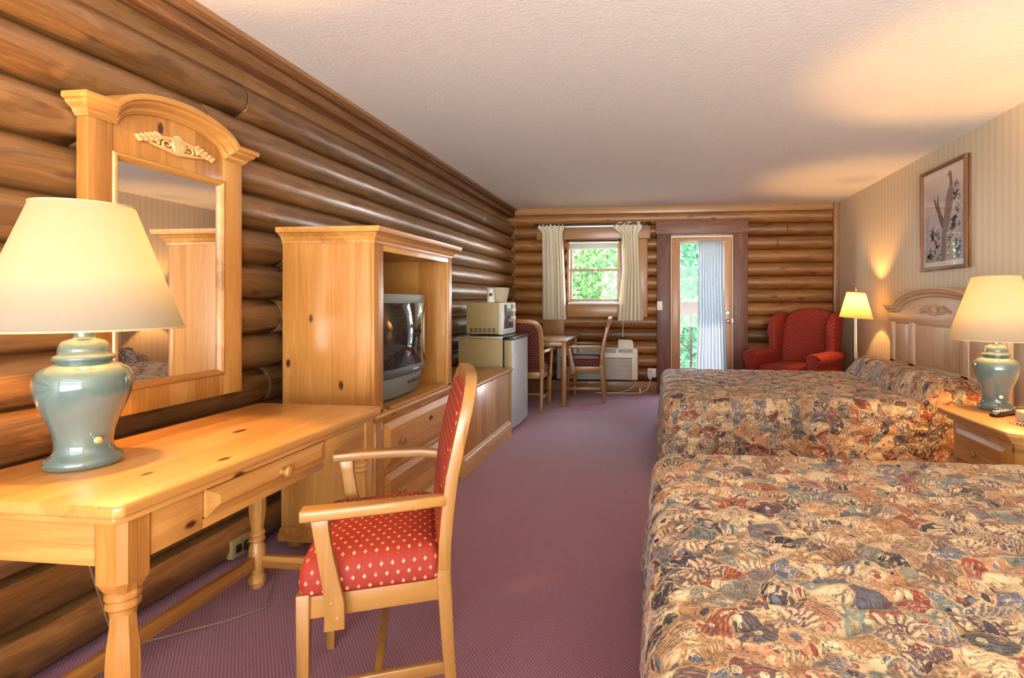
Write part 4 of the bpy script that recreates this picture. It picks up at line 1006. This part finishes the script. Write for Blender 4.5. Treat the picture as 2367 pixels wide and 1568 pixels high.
# ------------------------------------------------------------ armchairs of wood (desk and dining)
def back_x(z): return interp([(0.0, 0.285), (0.2, 0.262), (0.42, 0.245), (0.55, 0.25), (0.7, 0.275), (0.85, 0.318), (1.0, 0.375)], z)
def make_chair(label, fabric, group):
    t = thing('wooden_armchair', label, 'chair', (0, 0, 0), 0, group)
    kw = dict(world=False)
    hw = 0.245
    for s_ in (-1, 1):
        secs = []
        for z_ in (0.0, 0.1, 0.2, 0.3, 0.42, 0.46):
            x = back_x(z_); w = interp([(0, 0.019), (0.3, 0.025), (0.46, 0.026)], z_)
            secs.append([(x-w, s_*(hw-0.015)-0.015, z_), (x+w, s_*(hw-0.015)-0.015, z_), (x+w, s_*(hw-0.015)+0.015, z_), (x-w, s_*(hw-0.015)+0.015, z_)])
        B().loft(secs).build('leg', M['beech'], t, bevel=0.004, **kw)
        B().loft([[(-0.245+a, s_*(hw-0.018)+b_, z_) for a, b_ in ((-w, -w), (w, -w), (w, w), (-w, w))] for z_, w in ((0.0, 0.017), (0.425, 0.023))]).build('leg', M['beech'], t, bevel=0.004, **kw)
        B().box(-0.235, 0.25, s_*(hw-0.016)-0.011, s_*(hw-0.016)+0.011, 0.355, 0.425).build('side_rail', M['beech_x'], t, bevel=0.003, **kw)
        B().box(-0.235, 0.25, s_*(hw-0.016)-0.009, s_*(hw-0.016)+0.009, 0.14, 0.175).build('side_stretcher', M['beech_x'], t, bevel=0.003, **kw)
        # arm, bowed outwards, ending square at the front
        secs = []
        for x, y, z_, w in ((0.262, 0.235, 0.635, 0.014), (0.22, 0.248, 0.641, 0.018), (0.15, 0.262, 0.645, 0.021), (0.02, 0.272, 0.647, 0.023), (-0.12, 0.275, 0.648, 0.025), (-0.245, 0.272, 0.647, 0.026)):
            secs.append([(x, s_*y-w, z_-0.015), (x, s_*y+w, z_-0.015), (x, s_*y+w, z_+0.015), (x, s_*y-w, z_+0.015)])
        B().loft(secs).build('armrest', M['beech_x'], t, bevel=0.006, seg=3, **kw)
        secs = []
        for x, z_, w in ((-0.185, 0.636, 0.029), (-0.18, 0.60, 0.026), (-0.165, 0.53, 0.026), (-0.145, 0.45, 0.029), (-0.135, 0.40, 0.032), (-0.135, 0.335, 0.034)):
            secs.append([(x-w, s_*0.264-0.013, z_), (x+w, s_*0.264-0.013, z_), (x+w, s_*0.264+0.013, z_), (x-w, s_*0.264+0.013, z_)])
        B().loft(secs).lathe([(0, s_*0.276), (0.007, s_*0.276), (0.007, s_*0.2785), (0, s_*0.2785)], (-0.145, 0, 0.405), 12, 'y').lathe([(0, s_*0.276), (0.007, s_*0.276), (0.007, s_*0.2785), (0, s_*0.2785)], (-0.125, 0, 0.365), 12, 'y').build('arm_support', M['beech'], t, bevel=0.003, **kw)
    for q0, q1 in ((-0.257, -0.235), (0.225, 0.245)): B().box(q0, q1, -hw+0.03, hw-0.03, 0.355, 0.425).build('seat_rail', M['beech'], t, bevel=0.003, **kw)
    B().box(-0.01, 0.02, -hw+0.02, hw-0.02, 0.145, 0.17).build('cross_stretcher', M['beech'], t, bevel=0.003, **kw)
    # seat cushion, domed
    secs = []
    for z_, k in ((0.418, 0.985), (0.43, 1.0), (0.455, 1.0), (0.482, 0.985), (0.502, 0.94), (0.514, 0.85), (0.522, 0.6), (0.526, 0.25)):
        secs.append([(-0.015+p*k, q*k, z_) for p, q in rrect(0.50, 0.50, 0.035, 5)])
    B().loft(secs).build('seat', fabric, t, sharp=80, **kw)
    # back frame: an inverted U that leans back
    path = [(z_, -hw+0.015) for z_ in (0.44, 0.52, 0.6, 0.7, 0.8, 0.845)]
    cr = 0.105
    path += [(0.85+cr*math.sin(a)*1.05, -hw+0.015+cr*(1-math.cos(a))) for a in [PI/2*k/7 for k in range(1, 8)]]
    full = path+[(0.966, 0.0)]+[(z_, -y) for z_, y in path[::-1]]
    secs = []
    for i, (z_, y) in enumerate(full):
        zp, yp = full[max(0, i-1)]; zn, yn = full[min(len(full)-1, i+1)]
        tv_ = Vector((0, yn-yp, zn-zp)).normalized(); nv = Vector((0, -tv_.z, tv_.y)); w, dth = 0.022, 0.024
        x = back_x(z_); c_ = Vector((x, y, z_))
        secs.append([c_+nv*w+Vector((-dth, 0, 0)), c_+nv*w+Vector((dth, 0, 0)), c_-nv*w+Vector((dth, 0, 0)), c_-nv*w+Vector((-dth, 0, 0))])
    B().loft(secs).build('back_frame', M['beech'], t, bevel=0.004, **kw)
    secs = []
    for z_ in (0.47, 0.475, 0.50, 0.6, 0.7, 0.78, 0.845, 0.885, 0.915, 0.932, 0.942, 0.946):
        w = hw-0.03
        if z_ > 0.845: w = hw-0.03-0.1*(1-math.sqrt(max(0, 1-((z_-0.845)/0.105)**2)))
        th_ = 0.05*min(1, max(0.25, math.sqrt(max(0, min((z_-0.466)/0.03, (0.949-z_)/0.03)))))
        x = back_x(z_)-0.008
        sec = []
        for p, q in rrect(th_, 2*w, th_*0.45, 4): sec.append((x+p*(1.0), q, z_))
        secs.append(sec)
    B().loft(secs).build('backrest', fabric, t, sharp=80, **kw)
    for o_ in [x for x in bpy.data.objects if x.parent == t]:
        for v_ in o_.data.vertices: v_.co.x *= 0.80
    return t
ch = make_chair('beech armchair with red dotted seat, large in the foreground pulled up to the desk', M['red_fabric'], 'wooden armchairs')
ch2 = make_chair('beech armchair with burgundy dotted back, turned away behind the mini fridge at the dining table', M['burgundy'], 'wooden armchairs')
ch3 = copy_tree(ch2); ch3['label'] = 'beech armchair seen side on at the dining table, in front of the wall air conditioner'
ch.location = (-0.857, 1.628, 0); ch.rotation_euler = (0, 0, math.radians(24)); ch.scale = (0.91, 1, 0.99)
ch2.scale = ch3.scale = (1.1, 1, 1.01)
ch2.location = (-1.45, 5.92, 0); ch2.rotation_euler = (0, 0, math.radians(-90))
ch3.location = (-0.885, 6.58, 0); ch3.rotation_euler = (0, 0, math.radians(4))

# dining table
dt = thing('dining_table', 'small square pine dining table in the far corner between two armchairs', 'table', (-1.4, 6.6, 0))
B().box(-1.80, -1.0, 6.03, 7.08, 0.725, 0.75).build('top', M['beech_x'], dt, bevel=0.008, seg=3)
B().box(-1.74, -1.06, 6.075, 6.095, 0.672, 0.725).box(-1.74, -1.06, 6.87, 6.89, 0.672, 0.725).box(-1.75, -1.73, 6.095, 6.87, 0.672, 0.725).box(-1.055, -1.035, 6.095, 6.87, 0.672, 0.725).build('apron', M['beech_x'], dt, bevel=0.002)
for x in (-1.76, -1.045):
    for y in (6.08, 6.88): B().box(x-0.024, x+0.024, y-0.024, y+0.024, 0, 0.725).build('leg', M['pine_z'], dt, bevel=0.004)

# ------------------------------------------------------------ wall air conditioner
ac = thing('air_conditioner', 'off-white wall air conditioner under the far window', 'air conditioner', (-0.8, 7.1, 0.17))
ay = 6.98
acb = B().box(-1.30, -0.255, ay, 7.17, 0.175, 0.585).build('case', M['offwhite'], ac, bevel=0.02, seg=4)
g = B()
for k in range(16): g.box(-1.24, -0.335, ay-0.006, ay+0.002, 0.192+0.0165*k, 0.201+0.0165*k)
g.build('grille', M['offwhite'], acb, bevel=0.001)
B().box(-1.245, -0.33, ay-0.0015, ay+0.001, 0.186, 0.462).build('grille_shade', plain('grille_shade_grey', (0.2, 0.17, 0.14), 0.6), acb)  # flat dark sheet standing for the shade between the slats
g = B()
for k in range(8):
    for xa, xb in ((-1.22, -0.99), (-0.97, -0.74), (-0.72, -0.53)): g.box(xa, xb, ay-0.0025, ay+0.001, 0.524+0.0065*k, 0.5275+0.0065*k)
g.build('vent', plain('grey_slot', (0.12, 0.12, 0.09), 0.6), acb)
B().box(-0.50, -0.315, ay-0.003, ay+0.002, 0.525, 0.572).build('control_panel', plain('grey_panel', (0.4, 0.4, 0.34), 0.5), acb)
for x, z_ in ((-0.485, 0.55), (-0.485, 0.535), (-0.435, 0.533), (-0.40, 0.533), (-0.365, 0.545)): B().box(x, x+0.02, ay-0.006, ay-0.002, z_, z_+0.006).build('button', M['black'], acb)
lid = [(-0.505, 0.572), (-0.305, 0.572), (-0.31, 0.64), (-0.325, 0.678), (-0.35, 0.69), (-0.505, 0.69)]
B().prism(lid, 'xz', ay+0.06, ay+0.07).xf(lambda x, y, z: (x, y+(z-0.572)*0.3-0.05, z)).build('lid', M['offwhite'], acb, bevel=0.003)
ol = thing('wall_outlet', 'white wall outlet beside the door beam at the far wall', 'outlet', (-0.075, YF-0.02, 0.25))
B().box(-0.135, -0.02, YF-0.022, YF+0.03, 0.195, 0.31).build('cover_plate', M['white'], ol, bevel=0.004)
B().box(-0.10, -0.085, YF-0.025, YF-0.02, 0.27, 0.28).box(-0.10, -0.085, YF-0.025, YF-0.02, 0.23, 0.24).build('socket', M['black'], ol)
pc_ = thing('power_cord', 'ivory power cord with large plug running from the air conditioner to the wall outlet', 'cord', (-0.3, 7.05, 0))
B().loft([[(-0.10+a*w, YF-0.055+b_*0.03, z_) for a, b_ in ((-1, -1), (1, -1), (1, 1), (-1, 1))] for z_, w in ((0.175, 0.016), (0.20, 0.024), (0.265, 0.024), (0.275, 0.018))]).build('plug', M['offwhite'], pc_, bevel=0.005)
B().tube([(-0.10, YF-0.055, 0.18), (-0.105, YF-0.07, 0.12), (-0.14, 7.06, 0.05), (-0.22, 7.02, 0.012), (-0.38, 7.0, 0.010), (-0.50, 6.99, 0.012), (-0.62, 6.96, 0.010), (-0.75, 6.97, 0.008)], 0.006, 8).tube(
    [(-0.28, 7.07, 0.19), (-0.30, 7.07, 0.10), (-0.36, 7.05, 0.05), (-0.46, 7.03, 0.02), (-0.58, 7.02, 0.008), (-0.75, 7.03, 0.008), (-0.80, 7.0, 0.008), (-0.75, 6.97, 0.008)], 0.005, 8).build('cable', M['cordwhite'], pc_)
B().box(-0.235, -0.215, 7.0, 7.003, 0.02, 0.075).build('tag', M['white'], pc_)
sw = thing('light_switch', 'ivory light switch on the stained door beam', 'light switch', (0.025, 7.1, 1.12))
B().box(-0.012, 0.056, 7.098, 7.112, 1.065, 1.18).build('cover_plate', M['paleplate'], sw, bevel=0.003)
B().box(0.017, 0.027, 7.086, 7.10, 1.11, 1.135).build('toggle', M['white'], sw, bevel=0.002)
o2 = thing('wall_outlet', 'ivory outlet low on the log wall under the desk', 'outlet', (-1.9, 2.30, 0.03))
B().box(-1.915, -1.885, 2.24, 2.36, 0.03, 0.11).build('cover_plate', M['beige'], o2, bevel=0.003)
B().box(-1.886, -1.880, 2.26, 2.29, 0.05, 0.085).build('socket', M['black'], o2, bevel=0.002)
B().box(-1.885, -1.857, 2.305, 2.345, 0.045, 0.088).build('plug', M['black'], o2, bevel=0.006)
lcord = B().tube([(-1.60, 1.37, 0.754), (-1.66, 1.38, 0.756), (-1.712, 1.40, 0.745), (-1.72, 1.42, 0.60), (-1.74, 1.50, 0.35), (-1.79, 1.60, 0.12), (-1.80, 1.66, 0.012), (-1.70, 1.75, 0.008), (-1.58, 1.85, 0.008), (-1.50, 1.95, 0.008), (-1.62, 2.16, 0.008), (-1.80, 2.28, 0.02), (-1.857, 2.325, 0.06)], 0.0028, 6).build('lamp_cord', M['cordbrown'])
props(lcord, 'thin brown lamp cord hanging behind the desk down to the carpet', 'cord')
o3 = thing('wall_outlet', 'ivory outlet on the papered wall low behind the floor lamp', 'outlet', (2.225, 6.25, 0.35))
B().box(2.222, 2.235, 6.22, 6.29, 0.33, 0.45).build('cover_plate', M['paleplate'], o3, bevel=0.003)
B().box(2.219, 2.224, 6.24, 6.27, 0.40, 0.425).box(2.219, 2.224, 6.24, 6.27, 0.355, 0.38).build('socket', M['black'], o3)

# ------------------------------------------------------------ curtains
def curtain(name, prof, y, n, amp, mat, label, seed, folds, thing_cat='curtain', frill=0.0, cin=None):
    """prof: list of (z, xleft, xright)"""
    r = random.Random(seed); ph = [r.uniform(0, 6) for _ in range(4)]
    NU, NV = n, 40; zs = [prof[0][0]+(prof[-1][0]-prof[0][0])*j/NV for j in range(NV+1)]
    vs, fs = [], []
    xl = sorted([(p[0], p[1]) for p in prof]); xr = sorted([(p[0], p[2]) for p in prof])
    zt_, zb = prof[0][0], prof[-1][0]
    for layer in (0, 1):
        for j, z_ in enumerate(zs):
            a, b_ = interp(xl, z_), interp(xr, z_); k = (zt_-z_)/(zt_-zb)
            for i in range(NU+1):
                u = i/NU
                am = amp*(0.55+0.6*k)
                w = math.sin(2*PI*folds*u+ph[0]+0.4*math.sin(2*PI*u*1.3+ph[1]+k))+0.35*math.sin(2*PI*folds*2.3*u+ph[2]+k*2)
                uu = u+0.25/folds*math.sin(4*PI*folds*u+ph[3])*0.3
                z2 = z_
                if frill and k < 0.12: z2 += 0.6*frill*math.sin(PI*folds*u+ph[2])*(1-k/0.12)
                vs.append((lerp(a, b_, uu), y+am*w+layer*0.004, z2))
        n0 = layer*(NU+1)*(NV+1)
        for j in range(NV):
            for i in range(NU):
                q = n0+j*(NU+1)+i; f_ = (q, q+1, q+NU+2, q+NU+1); fs.append(f_ if layer == 0 else f_[::-1])
        if layer == 1:
            m_ = (NU+1)*(NV+1)
            for j in range(NV):
                for i in (0, NU):
                    q = j*(NU+1)+i; fs.append((q, q+NU+1, q+NU+1+m_, q+m_))
            for i in range(NU):
                for j in (0, NV):
                    q = j*(NU+1)+i; fs.append((q, q+1, q+1+m_, q+m_))
    return vs, fs
v, f = curtain('c', [(2.18, -1.545, -1.22), (2.15, -1.56, -1.20), (2.08, -1.50, -1.235), (1.6, -1.495, -1.21), (0.94, -1.50, -1.185)], 7.06, 110, 0.032, None, '', 5, 6.5, frill=0.008)
cu = B().add(v, f).build('window_curtain', M['curtain'], sharp=80)
props(cu, 'gathered cream curtain hanging left of the far window', 'curtain', 'cream window curtains')
v, f = curtain('c', [(2.195, -0.50, -0.21), (2.13, -0.585, -0.185), (2.04, -0.47, -0.245), (1.6, -0.45, -0.225), (0.93, -0.52, -0.185)], 7.06, 110, 0.032, None, '', 9, 5.0, frill=0.02)
cu = B().add(v, f).build('window_curtain', M['curtain'], sharp=80)
props(cu, 'gathered cream curtain with flared ruffled top hanging right of the far window', 'curtain', 'cream window curtains')
rod = thing('curtain_rod', 'black curtain rod with round finials above the far window', 'curtain rod', (-0.85, 7.07, 2.17))
B().tube([(-1.55, 7.065, 2.175), (-0.15, 7.065, 2.175)], 0.012, 12).build('rod', M['iron'], rod)
B().box(-1.50, -0.2, 7.115, 7.13, 2.15, 2.175).build('rear_rod', M['steel'], rod)
for x, s_ in ((-1.55, -1), (-0.15, 1)):
    B().lathe([(0.012, 0), (0.02, s_*0.008), (0.012, s_*0.014), (0.026, s_*0.03), (0.028, s_*0.042), (0.016, s_*0.06), (0.0, s_*0.066)], (x, 7.065, 2.175), 16, 'x').build('finial', M['iron'], rod)
for x in (-1.51, -0.19): B().box(x-0.008, x+0.008, 7.06, 7.16, 2.165, 2.185).box(x-0.012, x+0.012, 7.14, 7.155, 2.12, 2.20).build('bracket', M['iron'], rod)
dc = thing('door_curtain', 'sheer white curtain gathered over the right half of the glass door', 'curtain', (0.67, 7.12, 0.3))
v, f = curtain('c', [(1.955, 0.508, 0.828), (1.90, 0.51, 0.828), (1.4, 0.505, 0.825), (1.0, 0.51, 0.84), (0.25, 0.475, 0.875)], 7.10, 130, 0.018, None, '', 12, 9.0, frill=0.005)
B().add(v, f).build('panel', M['sheer'], dc, sharp=80)
B().tube([(0.265, 7.115, 1.935), (0.85, 7.115, 1.935)], 0.005, 8).build('rod', M['white'], dc)

# ------------------------------------------------------------ wing armchair (local: faces -Y)
wc_ = thing('wing_armchair', 'red dotted wing armchair with rolled arms in the far right corner', 'armchair', (0, 0, 0))
kw = dict(world=False); F = M['wing_fabric']
B().box(-0.33, 0.33, -0.36, 0.34, 0.12, 0.33).build('seat_base', F, wc_, bevel=0.03, seg=4, **kw)
secs = []
for z_, k in ((0.33, 0.96), (0.345, 1.0), (0.40, 1.01), (0.44, 0.99), (0.465, 0.93), (0.48, 0.8), (0.488, 0.5), (0.49, 0.2)):
    secs.append([(p*k, -0.07+q*k, z_) for p, q in rrect(0.53, 0.66, 0.07, 6)])
B().loft(secs).build('seat_cushion', F, wc_, sharp=80, **kw)
def lean(x, y, z): return (x, y+(z-0.45)*0.22, z)
bk = [(-0.27, 0.40), (0.27, 0.40), (0.275, 0.6), (0.28, 0.88), (0.265, 0.96)]+[(0.265*math.cos(a), 0.96+0.14*math.sin(a)) for a in [PI*k/14 for k in range(1, 14)]]+[(-0.265, 0.96), (-0.28, 0.88), (-0.275, 0.6)]
secs = []
for y, k in ((0.20, 0.80), (0.185, 0.92), (0.20, 0.985), (0.235, 1.0), (0.30, 1.0), (0.34, 0.97)):
    secs.append([lean(px_*k, y, 0.72+(pz-0.72)*k) for px_, pz in bk])
B().loft(secs).build('backrest', F, wc_, sharp=75, **kw)
for s_ in (-1, 1):
    wg = [(0.31, 0.55), (0.30, 1.02), (0.24, 1.055), (0.14, 1.045), (0.05, 1.0), (0.0, 0.93), (-0.01, 0.84), (0.03, 0.74), (0.05, 0.66), (0.03, 0.58), (0.06, 0.52)]
    w_ = B()
    secs = []
    for x, k in ((0.262, 0.94), (0.272, 1.0), (0.325, 1.0), (0.345, 0.93)):
        secs.append([(s_*(x+0.06*max(0, (0.18-py))), (0.15+(py-0.15)*k)+(0.78+(pz-0.78)*k-0.45)*0.16, 0.78+(pz-0.78)*k) for py, pz in wg])
    w_.loft(secs).build('wing', F, wc_, bevel=0.012, seg=3, sharp=40, **kw)
    sc2 = [(s_*(0.275), 0.14), (s_*0.27, 0.50), (s_*0.265, 0.56)]+[(s_*(0.335+0.075*math.cos(a)), 0.575+0.06*math.sin(a)) for a in [PI*(1-k/8) for k in range(0, 9)]]+[(s_*0.405, 0.54), (s_*0.385, 0.50), (s_*0.365, 0.40), (s_*0.36, 0.14)]
    secs = []
    for y, k, wx in ((-0.395, 0.86, 0.0), (-0.405, 0.93, 0.0), (-0.39, 1.0, 0.0), (-0.2, 1.0, 0), (0.0, 1.0, 0), (0.25, 0.98, 0)):
        secs.append([((s_*0.335)+(px_-s_*0.335)*k, y-0.06*sm(0.5, 0.2, pz)*(1 if y < -0.3 else 0), 0.38+(pz-0.38)*k) for px_, pz in sc2])
    B().loft(secs).build('armrest', F, wc_, sharp=50, **kw)
    for y in (-0.33, 0.31):
        B().loft([[(s_*0.29+a*w, y+b_*w, z_) for a, b_ in ((-1, -1), (1, -1), (1, 1), (-1, 1))] for z_, w in ((0, 0.014), (0.13, 0.024))]).build('leg', M['beech'], wc_, bevel=0.003, **kw)
wc_.location = (1.56, 6.47, 0); wc_.rotation_euler = (0, 0, math.radians(-37)); wc_.scale = (1.08, 1.06, 1.0)

# ------------------------------------------------------------ nightstand with remote and phone
ns = thing('nightstand', 'pine nightstand with a knobbed drawer between the two beds', 'nightstand', (1.86, 2.87, 0))
def octo(x0, x1, y0_, y1_, ch_): return [(x0+ch_, y0_), (x1, y0_), (x1, y1_), (x0+ch_, y1_), (x0, y1_-ch_), (x0, y0_+ch_)]
B().prism(octo(1.49, 2.19, 2.52, 3.21, 0.05), 'xy', 0.60, 0.62).build('top', M['pine_y'], ns, bevel=0.006, seg=3)
B().prism(octo(1.51, 2.19, 2.54, 3.19, 0.045), 'xy', 0.585, 0.60).prism(octo(1.525, 2.19, 2.555, 3.175, 0.04), 'xy', 0.565, 0.585).build('top_moulding', M['pine_y'], ns, bevel=0.004)
nb_ = B().prism(octo(1.55, 2.18, 2.58, 3.15, 0.035), 'xy', 0.08, 0.565).build('body', M['pine_z'], ns, bevel=0.003)
B().prism(octo(1.53, 2.185, 2.56, 3.17, 0.04), 'xy', 0.0, 0.09).build('plinth', M['pine_y'], ns, bevel=0.006)
for za, zb in ((0.36, 0.53), (0.13, 0.33)):
    e_ = 0.022
    dd = B().loft([[(1.552, 2.655, za), (1.552, 3.075, za), (1.552, 3.075, zb), (1.552, 2.655, zb)],
                   [(1.545, 2.655, za), (1.545, 3.075, za), (1.545, 3.075, zb), (1.545, 2.655, zb)],
                   [(1.533, 2.655+e_, za+e_), (1.533, 3.075-e_, za+e_), (1.533, 3.075-e_, zb-e_), (1.533, 2.655+e_, zb-e_)]]).build('drawer', M['pine_y'], ns, sharp=20)
    B().lathe([(r_, -h_) for r_, h_ in KNOB], (1.533, 2.865, (za+zb)/2), 20, 'x').build('knob', M['beech'], dd)
rc = thing('remote_control', 'black remote control lying on the nightstand in front of the lamp', 'remote control', (1.70, 2.955, 0.62), math.radians(33))
B().loft([[(x, -w, 0.002), (x, w, 0.002), (x, w*0.9, h), (x, -w*0.9, h)] for x, w, h in ((-0.09, 0.018, 0.016), (-0.05, 0.024, 0.024), (0.02, 0.021, 0.02), (0.09, 0.02, 0.018))]).build('case', M['black'], rc, bevel=0.005, seg=3, world=False)
for i in range(5):
    for j in range(3): B().box(-0.065+0.026*i, -0.052+0.026*i, -0.014+0.0105*j, -0.007+0.0105*j, 0.02, 0.027).build('button', M['offwhite'], rc, bevel=0.002, world=False)
M['phonebeige'] = plain('phone_beige_plastic', (0.46, 0.37, 0.23), 0.45)
ph_ = thing('telephone', 'beige desk telephone at the near corner of the nightstand, cut by the right edge', 'telephone', (1.765, 2.70, 0.62), math.radians(15))
B().loft([[(-0.10, y, 0.0), (0.10, y, 0.0), (0.10, y, h), (-0.10, y, h)] for y, h in ((-0.10, 0.035), (0.10, 0.065))]).build('body', M['phonebeige'], ph_, bevel=0.008, seg=3, world=False)
B().loft([[(x, -0.09, z0_), (x, -0.04, z0_), (x, -0.045, z0_+0.032), (x, -0.085, z0_+0.032)] for x, z0_ in ((-0.10, 0.045), (-0.06, 0.058), (0.06, 0.058), (0.10, 0.045))]).build('handset', M['phonebeige'], ph_, bevel=0.008, seg=3, world=False)
co = [(-0.125-0.005*math.cos(t*0.9)+0.0, 0.11-0.0022*t, 0.008+0.006*math.sin(t*0.9)) for t in range(0, 100)]
B().tube(co, 0.0022, 5).build('coiled_cord', M['phonebeige'], ph_, world=False)

# ------------------------------------------------------------ framed print
pt = thing('framed_picture', 'wood framed print of a bird on a blossoming branch on the papered wall', 'picture', (2.21, 4.57, 1.42))
py0, py1, pz0, pz1 = 4.235, 4.925, 1.43, 2.25
fx = 2.195
B().sweep([(fx, py1, pz0), (fx, py0, pz0), (fx, py0, pz1), (fx, py1, pz1)], (-1, 0, 0),
          [(-0.032, -0.0), (0.006, -0.0), (0.012, -0.006), (0.010, -0.02), (0.002, -0.028), (-0.032, -0.028)], True).build('frame', wood('walnut_frame', (0.16, 0.07, 0.03), (0.26, 0.12, 0.05), 'z', 0, 0.3), pt, sharp=30)
B().box(fx+0.012, fx+0.016, py0, py1, pz0, pz1).build('mat_board', plain('pale_mat_board', (0.80, 0.77, 0.74), 0.8), pt)
def printbg():
    t = T('misty_print'); o = t.obj(); Z = t.sep(o)[2]
    n = t.noise(o, 9.0, 4, 0.6)
    f_ = t.n('MapRange', {0: t.ma('ADD', Z, t.ma('MULTIPLY', n, 0.25)), 1: 0.15, 2: 0.75, 3: 0.0, 4: 1.0}).outputs[0]
    return t.bsdf(t.mix(f_, srgb(150, 150, 158), srgb(226, 212, 210)), 0.8)
pr_ = B().box(fx+0.009, fx+0.012, py0+0.065, py1-0.065, pz0+0.07, pz1-0.09).build('print', printbg(), pt)
# printed shapes, thin ink layers one above another
yc = (py0+py1)/2
def ink(poly, name, col, lift, rough=0.8):
    x = fx+0.0088-lift
    B().add([(x, yc-a*0.28, 1.84+b_*0.36) for a, b_ in poly], [tuple(range(len(poly)))]).build(name, plain(name+'_ink', col, rough), pr_, smooth=False)
ink([(-0.15, -0.95), (0.12, -0.95), (0.2, -0.3), (0.28, 0.05), (0.12, 0.1), (-0.02, -0.25)], 'printed_trunk', srgb(126, 120, 116), 0.0002)
ink([(-0.05, -0.25), (0.15, -0.15), (-0.12, 0.1), (-0.22, 0.3), (-0.28, 0.55), (-0.34, 0.32), (-0.42, 0.42), (-0.55, 0.5), (-0.45, 0.28), (-0.3, 0.12), (-0.2, -0.08)], 'printed_branch', srgb(104, 84, 84), 0.0003)
r4 = random.Random(4)
def blossoms(name, col, n, rad, lift, spread_):
    b = B(); x = fx+0.0088-lift
    for i in range(n):
        a = r4.uniform(-0.85, 0.85); b__ = r4.uniform(-0.9, 0.7)
        if (b__ > -0.1 and a < 0.3 and spread_) or abs(a-0.05) < 0.16: continue
        rr_ = rad*r4.uniform(0.5, 1.2); k0 = len(b.v)
        pts_ = [(x, yc-(a+rr_*(0.75+0.3*math.cos(5*q))*math.cos(q))*0.28, 1.84+(b__+rr_*0.75*(0.75+0.3*math.cos(5*q))*math.sin(q))*0.36) for q in [2*PI*m_/15 for m_ in range(15)]]
        b.add(pts_, [tuple(range(15))])
    b.build(name, plain(name+'_ink', col, 0.8), pr_, smooth=False)
blossoms('printed_leaves', srgb(84, 92, 94), 90, 0.14, 0.0004, True)
blossoms('printed_blossoms', srgb(216, 208, 214), 240, 0.055, 0.0006, True)
def plumage():
    t = T('barred_plumage'); o = t.obj(); w_ = t.n('TexWave', {'Vector': o, 'Scale': 26.0, 'Distortion': 6.0, 'Detail': 2.0}, bands_direction='Z')
    return t.bsdf(t.mix(w_.outputs[0], srgb(50, 42, 44), srgb(186, 170, 160)), 0.8)
x = fx+0.0080
body = [(0.02, -0.15), (0.1, -0.35), (0.18, -0.9), (0.24, -0.35), (0.36, -0.1), (0.50, 0.25), (0.54, 0.5), (0.5, 0.62), (0.38, 0.66), (0.24, 0.55), (0.14, 0.35), (0.08, 0.1)]
B().add([(x, yc-a*0.28, 1.84+b_*0.36) for a, b_ in body], [tuple(range(len(body)))]).build('printed_bird', plumage(), pr_, smooth=False)
ink([(0.36, 0.62), (0.52, 0.62), (0.48, 0.78), (0.46, 0.9), (0.38, 0.95), (0.28, 0.9), (0.22, 0.88), (0.3, 0.85), (0.34, 0.8)], 'printed_head', srgb(60, 56, 62), 0.0010)
B().box(fx+0.001, fx+0.003, py0+0.026, py1-0.026, pz0+0.026, pz1-0.026).build('glass_pane', M['picture_glass'], pt)
